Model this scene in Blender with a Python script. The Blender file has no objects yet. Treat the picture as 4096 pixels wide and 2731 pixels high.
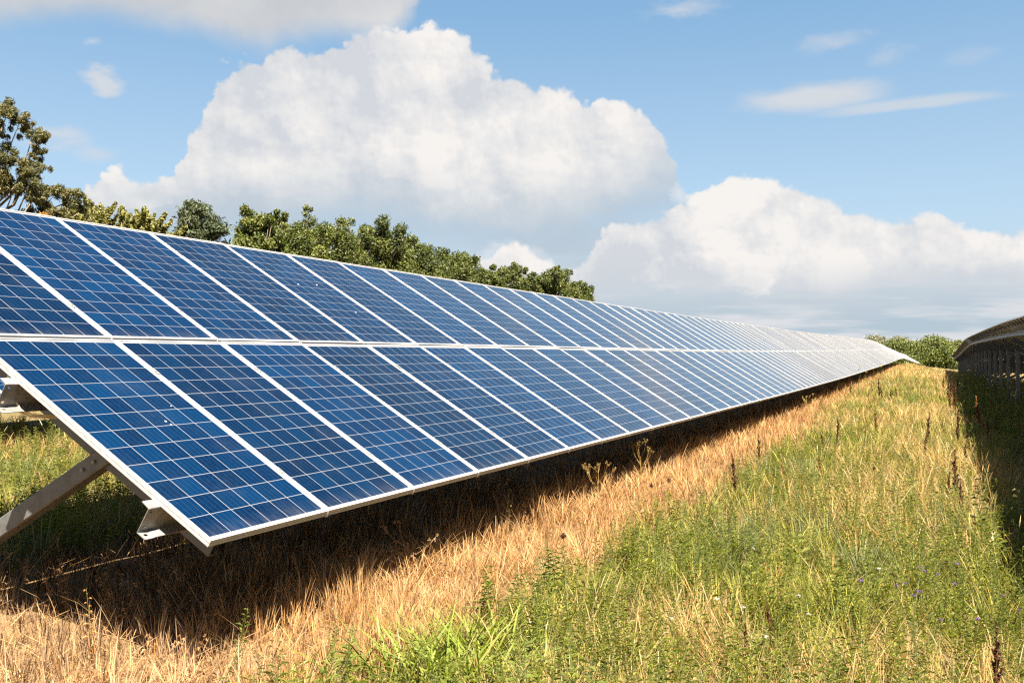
import bpy, math, random
import numpy as np
from mathutils import Vector, Matrix
rng = np.random.default_rng(7)
random.seed(7)
C = bpy.context.scene.collection
SC = bpy.context.scene

# ------------------------------------------------------------------ camera
YAW, PIT, FPX = -0.4203, 0.0150, 3792.64
CAM = Vector((3.2826, -3.6922, 0.9147))
cd = bpy.data.cameras.new("camera"); cam = bpy.data.objects.new("camera", cd); C.objects.link(cam)
cd.sensor_width = 36.0; cd.lens = FPX / 4096 * 36.0
cd.clip_start = 0.05; cd.clip_end = 6000
Fv = Vector((math.sin(YAW) * math.cos(PIT), math.cos(YAW) * math.cos(PIT), math.sin(PIT)))
Rv = Vector((math.cos(YAW), -math.sin(YAW), 0)); Uv = Rv.cross(Fv)
m = Matrix((Rv, Uv, -Fv)).transposed().to_4x4(); m.translation = CAM
cam.matrix_world = m
SC.camera = cam

# ------------------------------------------------------------------ exposure and sampling
vs = SC.view_settings
SC.display_settings.display_device = 'sRGB'
vs.view_transform = 'Standard'; vs.look = 'None'; vs.gamma = 1.0; vs.use_curve_mapping = False
EXPO = 2.5
vs.exposure = EXPO
SC.render.engine = 'CYCLES'
cy = SC.cycles
cy.max_bounces = 5; cy.diffuse_bounces = 3; cy.glossy_bounces = 3; cy.transmission_bounces = 3; cy.transparent_max_bounces = 6
cy.use_denoising = False
cy.caustics_reflective = False; cy.caustics_refractive = False
cy.sample_clamp_indirect = 4.0
cy.filter_width = 1.3

# ------------------------------------------------------------------ sun
SUN = Vector((0.48, -0.42, 1.0)).normalized()
sl = bpy.data.lights.new("sun", 'SUN'); sl.energy = 5.0; sl.angle = math.radians(0.5); sl.color = (1.0, 0.90, 0.76)
so = bpy.data.objects.new("sun", sl); C.objects.link(so); so.location = (20, -20, 40)
so.rotation_euler = SUN.to_track_quat('Z', 'Y').to_euler()

# ------------------------------------------------------------------ node helpers
class G:
    def __init__(s, nt): s.nt = nt
    def n(s, t, **k):
        o = s.nt.nodes.new(t)
        for a, v in k.items(): setattr(o, a, v)
        return o
    def put(s, sock, v):
        if isinstance(v, bpy.types.NodeSocket): s.nt.links.new(v, sock)
        elif v is not None: sock.default_value = v
    def M(s, op, a, b=None, c=None, clamp=False):
        o = s.n('ShaderNodeMath', operation=op, use_clamp=clamp)
        for i, v in enumerate((a, b, c)):
            if v is not None: s.put(o.inputs[i], v)
        return o.outputs[0]
    def V(s, op, a, b=None, c=None):
        o = s.n('ShaderNodeVectorMath', operation=op)
        s.put(o.inputs[0], a)
        if b is not None: s.put(o.inputs[3 if op == 'SCALE' else 1], b)
        if c is not None: s.put(o.inputs[2], c)
        return o.outputs['Value'] if op in ('DOT_PRODUCT', 'LENGTH', 'DISTANCE') else o.outputs[0]
    def ss(s, x, a, b, lo=0.0, hi=1.0):
        o = s.n('ShaderNodeMapRange', interpolation_type='SMOOTHSTEP')
        s.put(o.inputs[0], x); s.put(o.inputs[1], a); s.put(o.inputs[2], b); s.put(o.inputs[3], lo); s.put(o.inputs[4], hi)
        return o.outputs[0]
    def mix(s, f, a, b):
        o = s.n('ShaderNodeMix', data_type='RGBA'); s.put(o.inputs[0], f)
        for i, v in ((6, a), (7, b)): s.put(o.inputs[i], (*v, 1) if isinstance(v, tuple) and len(v) == 3 else v)
        return o.outputs[2]
    def noise(s, vec, scale, detail=4, rough=0.5, **k):
        o = s.n('ShaderNodeTexNoise', **k)
        if vec is not None: s.put(o.inputs['Vector'], vec)
        o.inputs['Scale'].default_value = scale; o.inputs['Detail'].default_value = detail; o.inputs['Roughness'].default_value = rough
        return o
    def ramp(s, f, stops):
        o = s.n('ShaderNodeValToRGB'); s.put(o.inputs[0], f); e = o.color_ramp.elements
        while len(e) < len(stops): e.new(0.5)
        for q, (p, c) in zip(e, stops): q.position = p; q.color = (*c, 1)
        return o.outputs[0]

# ------------------------------------------------------------------ world: sky with cumulus, laid out by azimuth and elevation
def az_of(x): return math.atan((x - 1176) / 2178.0)
def el_of(x, y): return math.atan((817 - y) / 2178.0 * math.cos(az_of(x)))
W = bpy.data.worlds.new("World"); SC.world = W; W.use_nodes = True
g = G(W.node_tree); W.node_tree.nodes.clear()
out = g.n('ShaderNodeOutputWorld'); bg = g.n('ShaderNodeBackground'); g.nt.links.new(bg.outputs[0], out.inputs[0])
SKY = 0.05
bg.inputs[1].default_value = SKY
sky = g.n('ShaderNodeTexSky', sky_type='NISHITA'); sky.sun_disc = False
sky.sun_elevation = math.asin(SUN.z); sky.sun_rotation = math.atan2(SUN.x, SUN.y)
sky.air_density = 1.0; sky.dust_density = 1.6; sky.ozone_density = 2.2; sky.altitude = 100
d = g.n('ShaderNodeTexCoord').outputs['Generated']
d = g.V('NORMALIZE', d)
F0 = (math.sin(YAW), math.cos(YAW), 0); R0 = (math.cos(YAW), -math.sin(YAW), 0)
azn = g.M('ARCTAN2', g.V('DOT_PRODUCT', d, R0), g.V('DOT_PRODUCT', d, F0))
sx = g.n('ShaderNodeSeparateXYZ'); g.put(sx.inputs[0], d)
eln = g.M('ARCSINE', sx.outputs[2])
nA = g.noise(d, 7.0, 9, 0.56)
nB = g.noise(g.V('ADD', d, tuple(0.013 * np.array(R0) + np.array((0, 0, 0.017)))), 7.0, 9, 0.56)
nF = g.noise(d, 26.0, 6, 0.62)
nL = g.noise(g.V('MULTIPLY', d, (1, 1, 2.5)), 3.2, 3, 0.5)
vo = g.n('ShaderNodeTexVoronoi', feature='SMOOTH_F1'); g.put(vo.inputs['Vector'], g.V('ADD', d, g.V('SCALE', nF.outputs['Color'], 0.03)))
vo.inputs['Scale'].default_value = 19.0; vo.inputs['Detail'].default_value = 3.0; vo.inputs['Roughness'].default_value = 0.55; vo.inputs['Smoothness'].default_value = 0.35
bil = g.M('SUBTRACT', 0.45, vo.outputs['Distance'])                      # round billows
sA = g.n('ShaderNodeSeparateColor'); g.put(sA.inputs[0], nA.outputs['Color'])
wob = g.M('ADD', g.M('MULTIPLY', g.M('SUBTRACT', sA.outputs[0], 0.5), 0.030), g.M('MULTIPLY', bil, 0.034))
wob = g.M('ADD', wob, g.M('MULTIPLY', g.M('SUBTRACT', nF.outputs[0], 0.5), 0.030))
azw = g.M('ADD', azn, g.M('ADD', g.M('MULTIPLY', g.M('SUBTRACT', sA.outputs[1], 0.5), 0.050), g.M('MULTIPLY', g.M('SUBTRACT', nF.outputs[0], 0.5), 0.045)))
azt = g.M('DIVIDE', g.M('ADD', azw, 0.6), 1.2)
def curve(pts):
    o = g.n('ShaderNodeFloatCurve'); g.put(o.inputs['Value'], azt)
    cm = o.mapping; cm.extend = 'HORIZONTAL'; c = cm.curves[0]
    P = [((az_of(x) + 0.6) / 1.2, max(0.0, el_of(x, y)) / 0.45) for x, y in pts]
    while len(c.points) < len(P): c.points.new(0.5, 0.5)
    for q, p in zip(c.points, P): q.location = p; q.handle_type = 'AUTO_CLAMPED'
    cm.update()
    return g.M('MULTIPLY', o.outputs[0], 0.45)
top1 = curve([(-40, 700), (120, 520), (190, 455), (225, 412), (290, 392), (370, 398), (405, 330), (450, 225), (500, 140), (600, 95), (720, 72), (850, 55), (930, 30), (1000, 40), (1080, 75), (1140, 122), (1270, 175), (1350, 182), (1420, 215), (1480, 245), (1530, 305), (1560, 365), (1600, 450), (1640, 560), (1690, 790)])
bot1 = curve([(0, 660), (350, 600), (560, 585), (800, 570), (1000, 590), (1150, 610), (1400, 570), (1500, 520), (1600, 480)])
bot0 = curve([(-20, 55), (200, 45), (450, 70), (580, 108), (700, 85), (850, 70), (925, 30), (960, -30), (1050, -120), (1400, -190), (2352, -190)])
top2 = curve([(900, 815), (1000, 700), (1050, 640), (1110, 575), (1180, 555), (1250, 570), (1300, 610), (1345, 600), (1390, 540), (1440, 492), (1530, 464), (1610, 432), (1660, 402), (1740, 388), (1830, 406), (1900, 438), (1980, 468), (2060, 482), (2150, 490), (2250, 500), (2352, 503)])
bot2 = curve([(900, 740), (1300, 715), (1450, 690), (1700, 690), (1900, 690), (2100, 690), (2352, 680)])
elw = g.M('SUBTRACT', g.M('SUBTRACT', eln, wob), 0.012)
soft = g.M('SUBTRACT', eln, g.M('MULTIPLY', g.M('SUBTRACT', sA.outputs[0], 0.5), -0.05))
a1 = g.M('MULTIPLY', g.ss(g.M('SUBTRACT', top1, elw), 0.0, 0.010), g.ss(g.M('SUBTRACT', soft, bot1), -0.03, 0.06))
a0 = g.M('MULTIPLY', g.ss(g.M('SUBTRACT', soft, bot0), -0.012, 0.022), g.M('MULTIPLY', 0.93, g.M('MULTIPLY', g.ss(soft, 0.46, 0.40), g.ss(azn, 0.14, -0.02))))
a2 = g.M('MULTIPLY', g.ss(g.M('SUBTRACT', top2, g.M('SUBTRACT', g.M('SUBTRACT', eln, g.M('MULTIPLY', wob, 0.6)), 0.007)), 0.0, 0.008), g.ss(g.M('SUBTRACT', soft, bot2), -0.03, 0.03))
# wisps: (x, y, half width, half height, strength) in degrees of the sky
nW = g.noise(g.V('MULTIPLY', d, (1, 1, 2.6)), 16.0, 8, 0.6)
sW = g.n('ShaderNodeSeparateColor'); g.put(sW.inputs[0], nW.outputs['Color'])
def wisp(x, y, rx, ry, st, nz, hard=0.8, torn=1.0):
    a, e = az_of(x), el_of(x, y)
    p = g.n('ShaderNodeCombineXYZ')
    g.put(p.inputs[0], g.M('ADD', g.M('MULTIPLY', g.M('SUBTRACT', azn, a), 2178.0 / rx), g.M('MULTIPLY', g.M('SUBTRACT', sW.outputs[1], 0.5), 1.1 * torn)))
    g.put(p.inputs[1], g.M('ADD', g.M('MULTIPLY', g.M('SUBTRACT', eln, e), 2178.0 / ry), g.M('MULTIPLY', g.M('SUBTRACT', sW.outputs[2], 0.5), 2.4 * torn)))
    q = g.M('ADD', g.M('SUBTRACT', 1.0, g.V('LENGTH', p.outputs[0])), g.M('MULTIPLY', g.M('SUBTRACT', nz, 0.5), 2.2))
    return g.ss(q, 0.0, hard, 0.0, st)
nS = g.noise(g.V('MULTIPLY', d, (1, 1, 5.0)), 5.0, 6, 0.5).outputs[0]
nWf = nW.outputs[0]
ws = [wisp(1850, 222, 190, 38, 0.85, nS, 0.9, .35), wisp(2090, 240, 220, 17, 0.6, nS, 0.8, .35), wisp(1575, 15, 130, 34, 0.6, nWf, 1.0), wisp(1915, 95, 85, 32, 0.5, nWf, 1.1),
      wisp(2045, 122, 60, 24, 0.36, nWf, 1.1), wisp(2240, 130, 60, 26, 0.2, nWf, 1.1), wisp(232, 180, 60, 32, 0.8, nWf, 0.8), wisp(208, 92, 26, 14, 0.5, nWf), wisp(130, 318, 85, 40, 0.6, nWf, 1.0), wisp(215, 352, 70, 24, 0.45, nWf, 1.0)]
aw = ws[0]
for w_ in ws[1:]: aw = g.M('MAXIMUM', aw, w_)
# light on the cloud: sun-facing billows, big soft grey areas, grey bases
nG = g.noise(g.V('ADD', d, tuple(0.0035 * np.array(R0) + np.array((0, 0, 0.0045)))), 26.0, 6, 0.62)
emb = g.M('ADD', g.M('MULTIPLY', g.M('SUBTRACT', nA.outputs[0], nB.outputs[0]), 4.6), g.M('MULTIPLY', g.M('SUBTRACT', nF.outputs[0], nG.outputs[0]), 1.6))
lit = g.M('ADD', g.M('ADD', 0.72, emb), g.M('MULTIPLY', bil, 0.55))
lit = g.M('SUBTRACT', lit, g.ss(nL.outputs[0], 0.45, 0.60, 0.0, 0.62))
lobes = wisp(935, 357, 135, 62, 0.36, nA.outputs[0], 0.4)
for a in ((700, 385, 170, 70, 0.26), (1600, 635, 160, 52, 0.4), (300, 440, 120, 60, 0.3), (1190, 600, 110, 50, 0.3), (1720, 430, 160, 42, 0.3)):
    lobes = g.M('MAXIMUM', lobes, wisp(*a, nA.outputs[0], 0.4))
rim = g.M('MAXIMUM', g.ss(g.M('SUBTRACT', top1, elw), 0.085, 0.0, 0.0, 0.26), g.ss(g.M('SUBTRACT', top2, elw), 0.05, 0.0, 0.0, 0.26))
lit = g.M('ADD', g.M('ADD', lit, lobes), rim)
base1 = g.ss(g.M('SUBTRACT', soft, bot1), 0.01, 0.105)
base2 = g.ss(g.M('SUBTRACT', soft, bot2), 0.0, 0.05)
K = 1.0 / SKY / 2 ** EXPO
def col(r, gg, b): return (r * K, gg * K, b * K)
white, grey, blue = col(0.93, 0.90, 0.87), col(0.66, 0.69, 0.735), col(0.46, 0.56, 0.66)
cl = g.mix(g.M('MINIMUM', g.M('MAXIMUM', lit, 0.0), 1.0), grey, white)
c1 = g.mix(g.M('MAXIMUM', base1, g.M('MULTIPLY', lobes, 2.2, clamp=True)), blue, cl)
c2 = g.mix(g.M('MAXIMUM', base2, g.M('MULTIPLY', lobes, 2.2, clamp=True)), col(0.60, 0.65, 0.71), cl)
c0 = g.mix(g.ss(nA.outputs[0], 0.35, 0.7), col(0.60, 0.61, 0.63), col(0.76, 0.75, 0.74))
skyc = g.mix(0.80, sky.outputs[0], g.ramp(g.M('DIVIDE', eln, 1.3), [(0.0, col(0.55, 0.66, 0.74)), (0.12, col(0.43, 0.60, 0.74)), (0.27, col(0.215, 0.42, 0.645)), (0.5, col(0.07, 0.22, 0.52)), (1.0, col(0.03, 0.12, 0.36))]))
low = g.ss(eln, 0.03, 0.135, 0.92, 0.0)
lowc = g.mix(g.ss(g.noise(g.V('MULTIPLY', d, (1, 1, 9.0)), 5.0, 7, 0.55).outputs[0], 0.43, 0.60), col(0.46, 0.57, 0.66), col(0.76, 0.765, 0.79))
res = g.mix(low, skyc, lowc)
res = g.mix(aw, res, col(0.72, 0.73, 0.75))
veil = wisp(1290, 560, 330, 150, 0.85, g.M('ADD', g.M('MULTIPLY', nA.outputs[0], 0.5), g.M('MULTIPLY', nS, 0.5)), 0.9)
res = g.mix(veil, res, g.mix(g.ss(nA.outputs[0], 0.42, 0.62), col(0.52, 0.60, 0.68), col(0.76, 0.765, 0.78)))
res = g.mix(a0, res, c0)
res = g.mix(a1, res, c1)
res = g.mix(a2, res, c2)
g.put(bg.inputs[0], res)
W.cycles.sampling_method = 'MANUAL'; W.cycles.sample_map_resolution = 512

# ------------------------------------------------------------------ terrain
_yy = np.arange(-60, 420, 1.0)
def _prof(ys, zs):
    z = np.interp(_yy, ys, zs); k = np.hanning(13); k /= k.sum()
    return np.convolve(np.pad(z, 6, mode='edge'), k, 'valid')
_zl = _prof([-60, 0, 20, 35, 50, 62, 75, 91, 105, 113, 130, 150, 188, 250, 420], [0, 0, .01, .06, .16, .24, .35, .52, .62, .61, .42, .12, -.4, -1.0, -2.2])
_zr = _prof([-60, 0, 19, 24, 32, 48, 62, 74, 88, 110, 200, 420], [-.33, -.33, -.30, -.22, -.17, -.10, -.07, -.28, -.6, -1.0, -1.8, -2.6])
def zL(y): return np.interp(y, _yy, _zl)
def zR(y): return np.interp(y, _yy, _zr)
_gn = rng.random((64, 64))
def vnoise(x, y, s, seed=0):
    x = np.asarray(x, float) / s + 13.7 * seed + 500; y = np.asarray(y, float) / s + 7.3 * seed + 500
    xi = np.floor(x).astype(int); yi = np.floor(y).astype(int); fx = x - xi; fy = y - yi
    fx = fx * fx * (3 - 2 * fx); fy = fy * fy * (3 - 2 * fy)
    a = _gn[xi % 64, yi % 64]; b = _gn[(xi + 1) % 64, yi % 64]; c = _gn[xi % 64, (yi + 1) % 64]; e = _gn[(xi + 1) % 64, (yi + 1) % 64]
    return (a * (1 - fx) + b * fx) * (1 - fy) + (c * (1 - fx) + e * fx) * fy
def fbm(x, y, s, seed=0): return (vnoise(x, y, s, seed) + .5 * vnoise(x, y, s / 2.1, seed + 1) + .25 * vnoise(x, y, s / 4.3, seed + 2)) / 1.75
CLEAR = 0.75
def gz(x, y):
    x = np.asarray(x, float); y = np.asarray(y, float)
    l = zL(y) - CLEAR; r = zR(y) - CLEAR
    w = np.clip(x / 8.6, 0, 1)
    h = l * (1 - w) + r * w - 0.035 * np.clip(x, -10, 0)
    return h + (fbm(x, y, .9, 3) - .5) * .05
def dryness(x, y):   # 1 = straw strip under and in front of the low edge of the row, 0 = green
    b = np.interp(y, [-4, 0, 3, 8, 15, 25, 50], [.55, .72, .88, .94, .88, .5, .3]) + (fbm(x, y, 1.1, 5) - .5) * 1.0
    dd = np.clip((b - x) / .3 + .5, 0, 1)
    back = np.clip((x + 3.3 + (fbm(x, y, 1.3, 8) - .5) * .8) / .5, 0, 1)
    return dd * np.maximum(back, .12)

# ------------------------------------------------------------------ materials
def newmat(name):
    mt = bpy.data.materials.new(name); mt.use_nodes = True; nt = mt.node_tree; nt.nodes.clear()
    gg = G(nt); o = gg.n('ShaderNodeOutputMaterial')
    return mt, gg, o
def pbr(gg, o, base, rough=.6, metal=0., spec=.5, coat=0., coatr=.05, bump=None):
    b = gg.n('ShaderNodeBsdfPrincipled'); gg.put(b.inputs['Base Color'], (*base, 1) if isinstance(base, tuple) else base)
    gg.put(b.inputs['Roughness'], rough); gg.put(b.inputs['Metallic'], metal); gg.put(b.inputs['Specular IOR Level'], spec)
    gg.put(b.inputs['Coat Weight'], coat); gg.put(b.inputs['Coat Roughness'], coatr)
    if bump is not None:
        bp = gg.n('ShaderNodeBump'); bp.inputs['Strength'].default_value = bump[1]; bp.inputs['Distance'].default_value = bump[2]
        gg.put(bp.inputs['Height'], bump[0]); gg.put(b.inputs['Normal'], bp.outputs[0])
    gg.nt.links.new(b.outputs[0], o.inputs[0])
    return b
PW, PL, PITCH, VGAP, SH, TILT = 1.000, 1.956, 1.012, 0.025, -0.0267, 0.5494
def mat_cells():
    mt, q, o = newmat("solar_cells")
    uv = q.n('ShaderNodeUVMap').outputs[0]
    s = q.n('ShaderNodeSeparateXYZ'); q.put(s.inputs[0], uv)
    mu, mv = .0235, .031
    u = q.M('DIVIDE', q.M('SUBTRACT', s.outputs[0], mu), (PW - 2 * mu) / 6); v = q.M('DIVIDE', q.M('SUBTRACT', s.outputs[1], mv), (PL - 2 * mv) / 12)
    fu = q.M('FRACT', u); fv = q.M('FRACT', v)
    du = q.M('ABSOLUTE', q.M('SUBTRACT', fu, .5)); dv = q.M('ABSOLUTE', q.M('SUBTRACT', fv, .5))
    gapl = q.M('MAXIMUM', q.M('GREATER_THAN', du, .4880), q.M('GREATER_THAN', dv, .4895))
    inside = q.M('MULTIPLY', q.M('MULTIPLY', q.M('GREATER_THAN', u, 0), q.M('LESS_THAN', u, 6)), q.M('MULTIPLY', q.M('GREATER_THAN', v, 0), q.M('LESS_THAN', v, 12)))
    cell = q.M('MULTIPLY', inside, q.M('SUBTRACT', 1, gapl))
    bus = q.M('GREATER_THAN', q.M('ABSOLUTE', q.M('SUBTRACT', q.M('FRACT', q.M('MULTIPLY', fu, 4)), .5)), .5 - .019)
    bus = q.M('MULTIPLY', bus, q.M('LESS_THAN', du, .46))
    oi = q.n('ShaderNodeObjectInfo')
    wn = q.n('ShaderNodeTexWhiteNoise', noise_dimensions='4D')
    cc = q.n('ShaderNodeCombineXYZ'); q.put(cc.inputs[0], q.M('FLOOR', u)); q.put(cc.inputs[1], q.M('FLOOR', v)); q.put(cc.inputs[2], q.M('FLOOR', q.M('MULTIPLY', oi.outputs['Random'], 977)))
    q.put(wn.inputs[0], cc.outputs[0]); q.put(wn.inputs[1], oi.outputs['Random'])
    col1 = q.ramp(wn.outputs[0], [(0, (.0001, .0026, .0110)), (.4, (.0001, .0052, .0185)), (.75, (.0001, .0088, .0285)), (1, (.0007, .0032, .0105))])
    gr = q.n('ShaderNodeTexVoronoi'); gr.inputs['Scale'].default_value = 85; q.put(gr.inputs['Vector'], uv)
    gs = q.n('ShaderNodeSeparateColor'); q.put(gs.inputs[0], gr.outputs['Color'])
    col1 = q.mix(q.M('MULTIPLY', gs.outputs[0], .45), col1, (.0003, .0105, .034))
    modv = q.n('ShaderNodeHueSaturation'); q.put(modv.inputs['Color'], col1); q.put(modv.inputs['Value'], q.M('ADD', .72, q.M('MULTIPLY', oi.outputs['Random'], .62)))
    c = q.mix(q.M('MULTIPLY', bus, .26), modv.outputs[0], (.065, .10, .15))
    c = q.mix(cell, (.18, .184, .19), c)
    dn = q.noise(uv, 2.2, 5, .6).outputs[0]
    c = q.mix(q.ss(dn, .45, .8, .0, .018), c, (.30, .28, .25))
    soil = q.M('MULTIPLY', q.ss(s.outputs[1], .16, .0), q.ss(q.noise(q.V('MULTIPLY', uv, (6.0, 1.2, 1.0)), 4.0, 5, .6).outputs[0], .35, .8, .01, .13))
    c = q.mix(soil, c, (.22, .20, .17))
    wv = q.noise(uv, 1.7, 2, .5).outputs[0]
    b = pbr(q, o, c, q.ss(dn, .3, .7, .06, .12), 0, .25, 0, bump=(wv, .10, .01))
    b.inputs['Coat Weight'].default_value = .10; b.inputs['Coat Roughness'].default_value = .05
    b.inputs['Sheen Weight'].default_value = 1.0; b.inputs['Sheen Roughness'].default_value = .12; b.inputs['Sheen Tint'].default_value = (1, .98, .95, 1)
    return mt
M_cell = mat_cells()
def simple(name, base, rough, metal=0., nz=None, spec=.5, bumps=None):
    mt, q, o = newmat(name)
    c = (*base, 1)
    bump = None
    if nz:
        t = q.n('ShaderNodeTexCoord').outputs['Object']
        n1 = q.noise(t, nz[0], 6, .6).outputs[0]
        c = q.mix(q.ss(n1, .35, .68), tuple(base), tuple(nz[1]))
        if bumps: bump = (n1, bumps, .01)
    pbr(q, o, c if not isinstance(c, tuple) else base, rough, metal, spec, bump=bump)
    return mt
M_frame = simple("anodised_aluminium", (.36, .355, .345), .45, 0, (30, (.29, .286, .28)))
M_galv = simple("galvanised_steel", (.19, .19, .186), .42, .15, (22, (.13, .13, .127)), bumps=.06)
M_brace = simple("weathered_brace", (.105, .108, .106), .5, .1, (14, (.075, .077, .075)), bumps=.06)
M_raft = simple("dark_rafter", (.085, .093, .098), .45, .3, (12, (.085, .09, .095)))
M_post = simple("grey_post", (.17, .175, .18), .5, .2, (12, (.13, .135, .14)))
M_back = simple("white_backsheet", (.58, .56, .52), .6, 0, (3, (.50, .48, .44)))
M_cable = simple("beige_cable", (.55, .47, .32), .5)
M_black = simple("black_plastic", (.02, .02, .02), .5)
M_drop = simple("bird_dropping", (.42, .40, .35), .8)
def mat_leafy(name, trans=.35, rough=.55, spec=.25):
    mt, q, o = newmat(name)
    a = q.n('ShaderNodeAttribute', attribute_name='Col')
    b = q.n('ShaderNodeBsdfPrincipled'); q.put(b.inputs['Base Color'], a.outputs['Color']); b.inputs['Roughness'].default_value = rough; b.inputs['Specular IOR Level'].default_value = spec
    t = q.n('ShaderNodeBsdfTranslucent'); hs = q.n('ShaderNodeHueSaturation'); hs.inputs['Saturation'].default_value = 1.15; hs.inputs['Value'].default_value = 1.25
    q.put(hs.inputs['Color'], a.outputs['Color']); q.put(t.inputs[0], hs.outputs[0])
    mx = q.n('ShaderNodeMixShader'); mx.inputs[0].default_value = trans
    q.nt.links.new(b.outputs[0], mx.inputs[1]); q.nt.links.new(t.outputs[0], mx.inputs[2]); q.nt.links.new(mx.outputs[0], o.inputs[0])
    return mt
M_leaf = mat_leafy("tree_leaf", .22, .5, .35)
M_grass = mat_leafy("grass_blade", .36, .6, .2)
M_herb = mat_leafy("herb_leaf", .40, .5, .3)
M_bark = simple("bark", (.13, .095, .065), .9, 0, (9, (.20, .155, .11)))
def mat_ground():
    mt, q, o = newmat("meadow_soil")
    a = q.n('ShaderNodeAttribute', attribute_name='Col')
    t = q.n('ShaderNodeTexCoord').outputs['Object']
    n1 = q.noise(t, 9, 8, .65).outputs[0]; n2 = q.noise(g_stretch(q, t), 60, 4, .6).outputs[0]
    c = q.mix(q.ss(n1, .4, .65, 0, .55), a.outputs['Color'], (.07, .045, .024))
    c = q.mix(q.ss(n2, .52, .62, 0, .5), c, (.26, .18, .09))
    pbr(q, o, c, .95, 0, .1, bump=(n2, .6, .02))
    return mt
def g_stretch(q, t): return q.V('MULTIPLY', t, (1.0, .55, 1.0))
M_ground = mat_ground()

# ------------------------------------------------------------------ mesh helpers
def mesh_np(name, V, loops, totals, mat, col=None, smooth=False, uv=None):
    me = bpy.data.meshes.new(name)
    V = np.ascontiguousarray(V, np.float32).reshape(-1, 3); loops = np.ascontiguousarray(loops, np.int32).ravel(); totals = np.ascontiguousarray(totals, np.int32).ravel()
    me.vertices.add(len(V)); me.vertices.foreach_set('co', V.ravel())
    me.loops.add(len(loops)); me.loops.foreach_set('vertex_index', loops)
    me.polygons.add(len(totals)); st = np.zeros(len(totals), np.int32); st[1:] = np.cumsum(totals)[:-1]
    me.polygons.foreach_set('loop_start', st); me.polygons.foreach_set('loop_total', totals)
    me.polygons.foreach_set('use_smooth', np.full(len(totals), bool(smooth)))
    me.update(calc_edges=True)
    if col is not None:
        a = me.attributes.new('Col', 'FLOAT_COLOR', 'POINT'); c4 = np.ones((len(V), 4), np.float32); c4[:, :3] = col; a.data.foreach_set('color', c4.ravel())
    if uv is not None:
        l = me.uv_layers.new(name='UVMap'); l.data.foreach_set('uv', np.ascontiguousarray(uv, np.float32).ravel())
    for mm in (mat if isinstance(mat, (list, tuple)) else [mat]): me.materials.append(mm)
    return me
class MB:
    """collects polygons for one mesh"""
    def __init__(s): s.v = []; s.f = []; s.mi = []; s.c = []
    def poly(s, pts, mi=0):
        b = len(s.v); s.v += [tuple(p) for p in pts]; s.f.append(list(range(b, b + len(pts)))); s.mi.append(mi)
    def add(s, pts, faces, mi=0):
        b = len(s.v); s.v += [tuple(p) for p in pts]
        for f in faces: s.f.append([b + i for i in f]); s.mi.append(mi)
    def box(s, o, ex, ey, ez, mi=0):
        o, ex, ey, ez = map(np.array, (o, ex, ey, ez))
        p = [o, o + ex, o + ex + ey, o + ey, o + ez, o + ex + ez, o + ex + ey + ez, o + ey + ez]
        s.add(p, [(0, 3, 2, 1), (4, 5, 6, 7), (0, 1, 5, 4), (1, 2, 6, 5), (2, 3, 7, 6), (3, 0, 4, 7)], mi)
    def tube(s, pts, rad, n=6, mi=0, cap=True):
        pts = [np.array(p, float) for p in pts]; rings = []
        for i, p in enumerate(pts):
            t = pts[min(i + 1, len(pts) - 1)] - pts[max(i - 1, 0)]; t /= np.linalg.norm(t) + 1e-9
            a = np.cross(t, (0, 0, 1) if abs(t[2]) < .9 else (1, 0, 0)); a /= np.linalg.norm(a); b = np.cross(t, a)
            r = rad[i] if hasattr(rad, '__len__') else rad
            rings.append([p + r * (math.cos(k * 2 * math.pi / n) * a + math.sin(k * 2 * math.pi / n) * b) for k in range(n)])
        V = [q for r in rings for q in r]; Fs = []
        for i in range(len(pts) - 1):
            for k in range(n): Fs.append((i * n + k, i * n + (k + 1) % n, (i + 1) * n + (k + 1) % n, (i + 1) * n + k))
        if cap: Fs += [tuple(range(n - 1, -1, -1)), tuple((len(pts) - 1) * n + k for k in range(n))]
        s.add(V, Fs, mi)
    def mesh(s, name, mat, smooth=False, col=None):
        V = np.array(s.v, np.float32)
        me = mesh_np(name, V, [i for f in s.f for i in f], [len(f) for f in s.f], mat, None if col is None else np.broadcast_to(np.array(col, np.float32), (len(V), 3)), smooth)
        if any(s.mi): me.polygons.foreach_set('material_index', np.array(s.mi, np.int32))
        return me
def link(name, me, parent=None):
    o = bpy.data.objects.new(name, me); C.objects.link(o)
    if parent is not None: o.parent = parent
    return o
def tag(o, label=None, cat=None, group=None, kind=None):
    if label: o['label'] = label
    if cat: o['category'] = cat
    if group: o['group'] = group
    if kind: o['kind'] = kind
    return o
def empty(name, loc=(0, 0, 0)):
    o = bpy.data.objects.new(name, None); C.objects.link(o); o.location = loc; o.empty_display_size = .2
    return o
def copy_tree(o, parent=None):
    c = o.copy(); C.objects.link(c)
    if parent is not None: c.parent = parent
    for ch in list(o.children): copy_tree(ch, c)
    return c

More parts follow.
